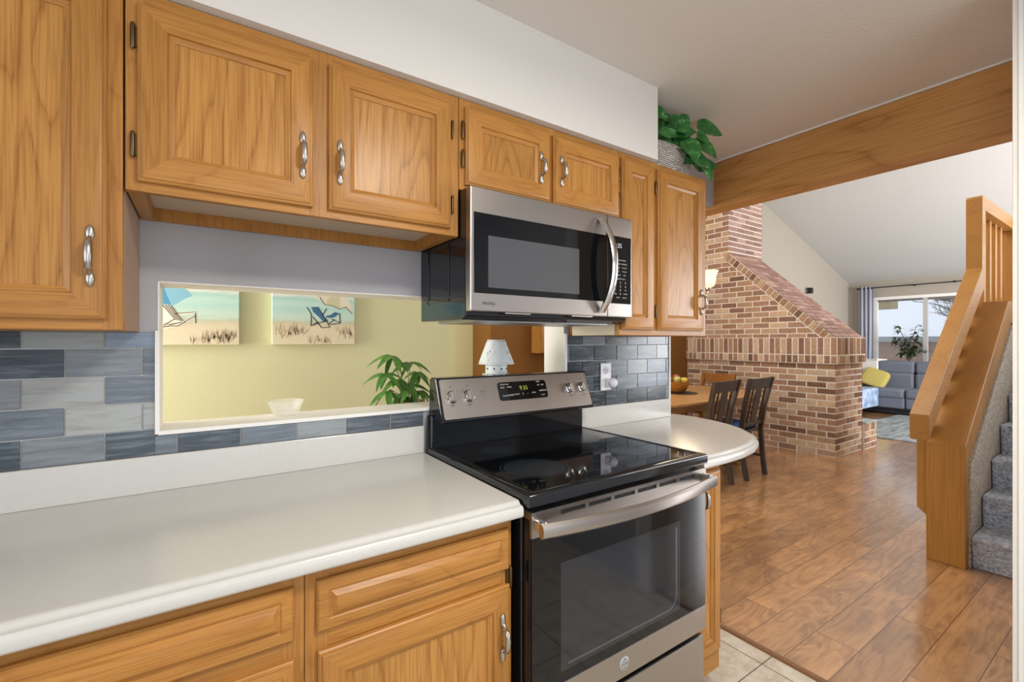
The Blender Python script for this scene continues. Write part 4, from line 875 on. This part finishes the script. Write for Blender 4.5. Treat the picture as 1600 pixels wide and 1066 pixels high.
# chandelier
cdl = root('chandelier', (3.75, 1.5, 2.0), 'chrome chandelier arm with glowing glass shade beside the right oak cabinet', 'chandelier')
CX_, CY_ = 3.70, 1.485
MB().tube([(CX_, CY_, 1.72), (CX_, CY_, 1.78)], [.01, .03], 14).tube([(CX_, CY_, 1.78), (CX_, CY_, 1.86), (CX_, CY_, 1.95), (CX_, CY_, 2.2), (CX_, CY_, 4.72)], [.03, .045, .015, .009, .007], 14).build('stem', CHROME, cdl, smooth=50)
rt = Vector((.827, -.562, 0)); SHD = plain('glowing_glass_shade', 'F6EBD2', .3, emit='FFE6B8', es=1.35)
for k in range(4):
    v = Matrix.Rotation(R(90*k), 3, 'Z') @ rt; c_ = Vector((CX_, CY_, 0))
    pts = [c_+v*r_+Vector((0, 0, z_)) for r_, z_ in ((.03, 1.83), (.10, 1.79), (.17, 1.78), (.22, 1.80), (.24, 1.84), (.245, 1.875))]
    a_ = MB().tube(pts, [.006]*6, 10); a_.lathe([(0, 1.865), (.02, 1.87), (.032, 1.89), (.03, 1.905), (0, 1.905)], c_+v*.245, 16)
    cu = [c_+v*(.17+.045*cos(t_))+Vector((0, 0, 1.815+.03*sin(t_))) for t_ in [x_*pi/8 for x_ in range(-4, 11)]]
    a_.tube(cu, .004, 8); arm = a_.build('arm', CHROME, cdl, smooth=50)
    MB().lathe([(.03, 1.905), (.06, 1.92), (.076, 1.96), (.082, 2.02), (.09, 2.06), (.108, 2.085), (.105, 2.086), (.087, 2.06), (.078, 2.02), (.072, 1.96), (.055, 1.922), (.02, 1.908)], c_+v*.245, 28).build('shade', SHD, arm, smooth=60)
ld = bpy.data.lights.new('chandelier_bulbs', 'POINT'); ld.energy = 14; ld.color = (1, .8, .55); ld.shadow_soft_size = .12; lo = bpy.data.objects.new('chandelier_bulbs', ld); COL.objects.link(lo); lo.location = (CX_, CY_, 2.25)
# kitchen ceiling light behind the camera
kl_ = root('ceiling_light', (.1, -1.75, ZC), 'round flush ceiling light of the kitchen', 'lamp')
MB().lathe([(.2, -.001), (.205, -.02), (.19, -.025), (0, -.025)], (.1, -1.75, ZC), 40).build('rim', PEWTER, kl_, smooth=40)
MB().lathe([(.19, -.025), (.17, -.06), (.11, -.085), (0, -.095)], (.1, -1.75, ZC), 40).build('diffuser', plain('lit_diffuser', 'FFFFFF', .4, emit='FFF2DC', es=7.0), kl_, smooth=60)
ld = bpy.data.lights.new('ceiling_light_bulb', 'AREA'); ld.shape = 'DISK'; ld.size = .36; ld.energy = 38; ld.color = (1, .95, .86); lo = bpy.data.objects.new('ceiling_light_bulb', ld); COL.objects.link(lo); lo.location = (.1, -1.75, ZC-.105)

# ================================================================== STAIRS
def carpet(name, a, b, c_, sc=170):
    t = NT(name); g = t.n('ShaderNodeNewGeometry'); n = t.n('ShaderNodeTexNoise', i_Scale=sc, i_Detail=3.0, i_Roughness=.75); t.l(g, 'Position', n, 'Vector')
    r = t.ramp([(.3, a), (.5, b), (.68, c_)]); t.l(n, 0, r, 0); t.l(r, 0, t.b, 'Base Color'); t.b.inputs['Roughness'].default_value = .95; t.b.inputs['Specular IOR Level'].default_value = .1; t.bump(n, 0, .8, .01); return t.m
CARP = carpet('blue_grey_carpet', '7F8CA0', 'BCC6D3', 'F0F1F2', 60)
SX, RUN, RISE, NY0, NY1 = 2.97, .245, .19, -.870, -.695
st = tag(MB().prism([(SX+.07, NY0-.014, 0)]+[p for k in range(9) for p in ((SX+.055+RUN*k, NY0-.014, RISE*(k+1)-.035), (SX+.045+RUN*k, NY0-.014, RISE*(k+1)-.018), (SX+.055+RUN*k, NY0-.014, RISE*(k+1)), (SX+.07+RUN*(k+1), NY0-.014, RISE*(k+1)))][:-1]+[(6.6, NY0-.014, RISE*9), (6.6, NY0-.014, 0)], (0, -1.1, 0)).build('staircase', CARP, None, bevel=.012), 'blue-grey carpeted stairs rising at the right edge', 'stairs')
rw = root('stair_railing', (SX, -.75, 0), 'solid golden wood stair railing with sloping handrail', 'railing')
slope = .775
zt = lambda x: .712+slope*(x-SX)
XT = SX+(1.61-.712)/slope
# knee wall timber cap and front post
MB().prism([(SX, NY0, .0), (SX, NY0, .712), (XT, NY0, 1.61), (6.5, NY0, 1.61), (6.5, NY0, 1.45), (XT+.07, NY0, 1.45), (SX+.07, NY0, .605), (SX+.07, NY0, .0)], (0, NY1-NY0, 0)).build('stringer', wood('stringer_fir', 'z', 'BE8840', 'AF7634', '8E5E28', scale=.9, cath=3, rough=.42, bump=.06, ring=.3, dist=.1), rw, bevel=.005)
ck = MB().prism([(SX+.075, NY0-.010, 0.0), (SX+.075, NY0-.010, .595), (XT+.075, NY0-.010, 1.44), (6.4, NY0-.010, 1.44), (6.4, NY0-.010, 0)], (0, .012+.10, 0)); ck.build('stringer_skirt', carpet('beige_speckle', '9A9184', 'CDC4B6', 'EAE4D8', 70), rw)
# handrail with end faces plumb
HY0, HY1 = -.750, -.662
hx0, hx1 = 2.80, 4.04
zr = lambda x: .892+slope*(x-hx0)
hr = MB().prism([(hx0, HY0, zr(hx0)-.150), (hx0, HY0, zr(hx0)), (hx1, HY0, zr(hx1)), (hx1, HY0, 2.375), (hx1+.02, HY0, 2.39), (5.35, HY0, 2.39), (5.35, HY0, 2.29), (hx1+.10, HY0, 2.29), (hx1+.10, HY0, zr(hx1)-.11)], (0, HY1-HY0, 0))
hr.build('handrail', FIR['x'], rw, bevel=.004)
MB().box(5.25, 5.35, HY0-.6, HY0, 2.29, 2.39).build('landing_rail', FIR['y'], rw, bevel=.004)
# lower support with chamfered foot, balusters
px = 2.985
MB().prism([(px, -.692, .26), (px, -.692, zr(px)-.14), (px, -.648, zr(px)-.14), (px, -.648, .30)], (.10, 0, 0)).build('support_post', FIR['z'], rw, bevel=.003)
for k in range(5):
    x = 3.22+.185*k
    MB().prism([(x, -.692, zt(x)-.25), (x+.09, -.692, zt(x+.09)-.25), (x+.09, -.692, zr(x+.09)-.14), (x, -.692, zr(x)-.14)], (0, .038, 0)).build('baluster', FIR['z'], rw, bevel=.003)
for k in range(5):
    x = 4.19+.19*k
    MB().box(x, x+.055, -.70, -.655, 1.40, 2.29).build('baluster', FIR['z'], rw, bevel=.003)
MB().box(5.2, 5.33, -.75, -.655, 1.30, 2.29).build('landing_post', FIR['z'], rw, bevel=.004)

# ================================================================== LIVING ROOM
SOFA = paint('grey_sofa_fabric', '6C707C', .4, 300, .95); SOFAD = paint('dark_sofa_seam', '4A4D55', .3, 300, .95)
so = root('sofa', (9.9, .6, 0), 'dark grey reclining sectional sofa under the living room window', 'sofa')
def cush(x0, x1, y0, y1, z0, z1, nm, m=SOFA, b=.05):
    return MB().box(x0, x1, y0, y1, z0, z1).build(nm, m, so, bevel=b, seg=4, smooth=60)
cush(9.62, 10.62, -1.2, 2.35, .09, .34, 'frame', SOFA, .03)
cush(10.38, 10.64, -1.2, 2.4, .2, .86, 'back_frame', SOFA, .05)
ys = [(1.245, 2.30), (.62, 1.235), (0, .61), (-.62, -.01)]
ys = [(1.19, 1.86), (.50, 1.18), (-.20, .49), (-.9, -.21)]
for a, b in ys:
    cush(10.02, 10.36, a, b, .38, .73, 'back_cushion'); cush(10.05, 10.42, a, b, .715, .945, 'headrest')
    cush(9.50, 10.15, a, b, .30, .475, 'seat_cushion'); cush(9.53, 9.70, a, b, .12, .40, 'footrest_panel', SOFA, .03)
cush(8.7, 9.75, 1.62, 2.35, .12, .40, 'corner_seat', SOFA, .06); cush(8.7, 10.4, 2.2, 2.50, .12, .92, 'corner_back', SOFA, .06)
MB().box(9.6, 10.5, -1.1, 2.3, .02, .09).build('base', BLACKM, so)
pw = MB().ell((0, 0, 0), (.07, .20, .175), 32, 16, pw=.38).build('throw_pillow', paint('yellow_fabric', 'B5A65E', .4, 200, .95), None, smooth=60)
tag(pw, 'yellow throw pillow leaning on the grey sofa', 'pillow'); pw.location = (9.76, 1.69, .625); pw.rotation_euler = (R(20), R(25), R(8))
tw = MB().box(9.90, 10.46, 1.70, 2.05, .935, .972).box(9.90, 9.995, 1.70, 2.05, .47, .972)
tag(tw.build('throw_blanket', paint('cream_knit', 'D9D6D0', .6, 120, .95), None, bevel=.016, seg=3, smooth=60), 'cream throw draped over the sofa back at left', 'blanket')
t = NT('blue_fleece'); g = t.n('ShaderNodeNewGeometry'); n = t.n('ShaderNodeTexNoise', i_Scale=7.0, i_Detail=5.0); t.l(g, 'Position', n, 'Vector'); r = t.ramp([(.3, '6F86A8'), (.55, '9FB2CB'), (.75, 'C3CEDC')]); t.l(n, 0, r, 0); t.l(r, 0, t.b, 'Base Color'); t.b.inputs['Roughness'].default_value = .95; t.bump(n, 0, .7, .04)
bl = MB().box(8.66, 9.50, 1.58, 2.15, .405, .475).box(8.66, 9.50, 1.545, 1.615, .14, .475)
tag(bl.build('fleece_blanket', t.m, None, bevel=.03, seg=4, smooth=60), 'light blue fleece blanket over the left sofa seat', 'blanket')
t = NT('grey_rug'); g = t.n('ShaderNodeNewGeometry'); mp = t.n('ShaderNodeMapping'); mp.inputs['Scale'].default_value = (1.2, 7, 1); mp.inputs['Rotation'].default_value = (0, 0, R(100)); t.l(g, 'Position', mp, 'Vector'); n = t.n('ShaderNodeTexNoise', i_Scale=2.0, i_Detail=5.0, i_Roughness=.7); t.l(mp, 0, n, 'Vector'); r = t.ramp([(.3, '4E565C'), (.5, '838A8C'), (.7, 'A9ADAA')]); t.l(n, 0, r, 0); t.l(r, 0, t.b, 'Base Color'); t.b.inputs['Roughness'].default_value = .95
tag(MB().box(6.95, 9.58, -2.2, 1.30, 0, .012).build('rug', t.m, None), 'grey streaked rug in front of the sofa', 'rug')
# curtain
LAV = paint('lavender_grey_curtain', 'A9AAB8', .2, 200, .9)
cu = root('curtain', (10.86, 2.18, .1), 'lavender-grey curtain panel at the left of the window', 'curtain')
mb = MB(); n = 48
for z in (.08, .8, 1.6, 2.46):
    for k in range(n+1):
        t_ = k/n; mb.vert((10.87+.025*sin(t_*2*pi*3.5), 2.06+.25*t_+(.02 if z < 1 else 0)*sin(t_*9), z))
for r_ in range(3):
    for k in range(n): i = r_*(n+1)+k; mb.face((i, i+1, i+n+2, i+n+1))
c1 = mb.build('panel', LAV, cu, smooth=80); sm = c1.modifiers.new('thick', 'SOLIDIFY'); sm.thickness = .004
rd = root('curtain_rod', (10.87, 1.2, 2.42), 'thin dark curtain rod above the living room window', 'curtain rod')
MB().tube([(10.87, 2.30, 2.425), (10.87, .0, 2.425)], .011, 10).build('rod', BLACKM, rd)
for y in (2.33, 2.10, .82, -.02): MB().ell((10.87, y, 2.425), (.022, .028, .022), 12, 8).build('finial' if y in (2.33, -.02) else 'ring', BLACKM, rd)
for y in (2.13, 1.42, .1): MB().box(10.88, 10.995, y-.01, y+.01, 2.41, 2.44).build('bracket', BLACKM, rd)
# houseplants behind the sofa
fc = root('ficus_tree', (10.75, 1.47, 0), 'slender dark-leaved ficus between the sofa and the window', 'plant')
lv = MB(); stt = MB(); rnd = random.Random(5)
MB().lathe([(0, 0), (.07, 0), (.09, .2), (.085, .2), (0, .18)], (10.78, 1.46, 0), 20).build('pot', plain('pot_cream', 'D8D2C6', .5), fc, smooth=40)
trk = [(10.78, 1.46, .18), (10.77, 1.45, .7), (10.77, 1.47, 1.05)]; stt.tube(trk, [.012, .01, .008], 8)
for k in range(16):
    b0 = Vector((10.77, 1.46, rnd.uniform(.85, 1.15))); e = Vector((10.77+rnd.uniform(-.06, .06), 1.44+rnd.uniform(-.22, .26), rnd.uniform(1.1, 1.7)))
    if e.z > 1.5: e.y = rnd.choice([1.32, 1.36, 1.62])+rnd.uniform(-.04, .04); e.z = min(e.z, 1.64)
    stt.tube([b0, b0.lerp(e, .5)+Vector((0, 0, .04)), e], [.006, .004, .002], 6)
    for j in range(13):
        t_ = rnd.uniform(.35, 1); p = b0.lerp(e, t_); a = rnd.uniform(0, 6.3); leaf(lv, p, (cos(a)*.5, sin(a), rnd.uniform(-.5, .3)), (0, 0, 1), rnd.uniform(.09, .13), .06, .4, .1, 0, False, 4)
lv.build('foliage', leafmat('ficus_leaf', '2A3A22', '4A5C36', 15), fc, smooth=60, weld=False); stt.build('trunk', plain('bark', '5A4E42', .8), fc, smooth=50)
sk = root('spiky_plant', (10.78, 1.1, 0), 'bright green spiky plant beside the ficus', 'plant'); lv = MB()
MB().lathe([(0, 0), (.08, 0), (.1, .75), (.09, .75), (0, .72)], (10.80, 1.08, 0), 20).build('pot', plain('stand_grey', '8A8A86', .6), sk, smooth=40)
for k in range(20): a = 2*pi*k/20+.2; leaf(lv, (10.80, 1.08, .74), (cos(a)*.35, sin(a), .55+.35*rnd.random()), (0, 0, 1), .42, .03, .55, .2, 0, False, 6)
lv.build('foliage', leafmat('spiky_leaf', '4F8A3E', '8CBF62', 15), sk, smooth=60, weld=False)
# ceiling fan
cf = root('ceiling_fan', (6.5, -.09, 3.9), 'dark ceiling fan whose tip shows under the beam', 'fan')
DK = plain('dark_bronze', '2A2420', .4, .6)
MB().tube([(6.5, -.09, sl(6.5)+.0), (6.5, -.09, 3.86)], .015, 10).lathe([(.06, 3.86), (.1, 3.83), (.1, 3.74), (.05, 3.70), (.05, 3.62), (.04, 3.52), (.0, 3.49)], (6.5, -.09, 0), 20).build('motor', DK, cf, smooth=40)
for k in range(4):
    a = R(45+90*k); v = Vector((cos(a), sin(a), 0)); w_ = Vector((-sin(a), cos(a), .12)); o_ = Vector((6.5, -.09, 3.83))
    MB().prism([o_+v*.1-w_*.03, o_+v*.1+w_*.03, o_+v*.58+w_*.06, o_+v*.58-w_*.06], (0, 0, .01)).build('blade', DK, cf)

# ================================================================== OUTSIDE
SNOW = paint('snow', 'DCE3EC', .5, 4, .9)
tag(MB().box(XF+.2, 40, -20, 22, -.45, -.35).build('snowy_ground', SNOW, None), 'snow covered yard outside the window', 'ground', None, 'structure')
nh = root('neighbour_house', (18, 2, -.35), 'neighbouring house with snow covered roof outside the window', 'house')
MB().box(17, 23, -12, 12, -.35, 1.42).build('siding', paint('brown_siding', '9C8578', .5, 6, .9), nh)
MB().prism([(16.6, -12.5, 1.36), (16.6, -12.5, 1.46), (22.5, -12.5, 5.2), (28, -12.5, 1.46), (28, -12.5, 1.36)], (0, 25, 0)).build('snowy_roof', SNOW, nh)
MB().box(16.52, 16.6, -12.5, 12.5, 1.30, 1.45).build('gutter', plain('gutter_grey', '8D9095', .6), nh)
ev = root('roof_eave', (12.4, 2.5, 2.1), 'small tan eave hanging into view at the top left of the window', 'eave')
MB().box(12.2, 12.6, 2.14, 2.9, 2.06, 2.6).build('fascia', plain('tan_fascia', '8F8768', .8), ev)
bt_ = root('bare_tree', (14, .6, -.35), 'bare leafless tree outside the right half of the window', 'tree')
mb = MB(); rnd = random.Random(9)
def branch(p, d, L, r, depth):
    p = Vector(p); d = Vector(d).normalized(); q = p+d*L*.5+Vector((0, rnd.uniform(-.1, .1), rnd.uniform(-.05, .1)))*L; e = q+d*L*.5+Vector((0, rnd.uniform(-.15, .15), rnd.uniform(-.05, .15)))*L
    mb.tube([p, q, e], [r, r*.8, r*.6], 6)
    if depth:
        for k in range(3): branch(p.lerp(e, rnd.uniform(.4, 1)), d+Vector((rnd.uniform(-.4, .4), rnd.uniform(-.9, .9), rnd.uniform(-.4, .6))), L*.62, r*.55, depth-1)
branch((14, .4, -.35), (0, .05, 1), 1.7, .07, 1)
for k in range(5): branch((14, .4, 1.0+.15*k), (rnd.uniform(-.2, .2), rnd.choice([.9, .7, -.4]), .5), 1.0, .03, 3)
mb.build('branches', plain('grey_bark', '6A625E', .9), bt_, smooth=50)
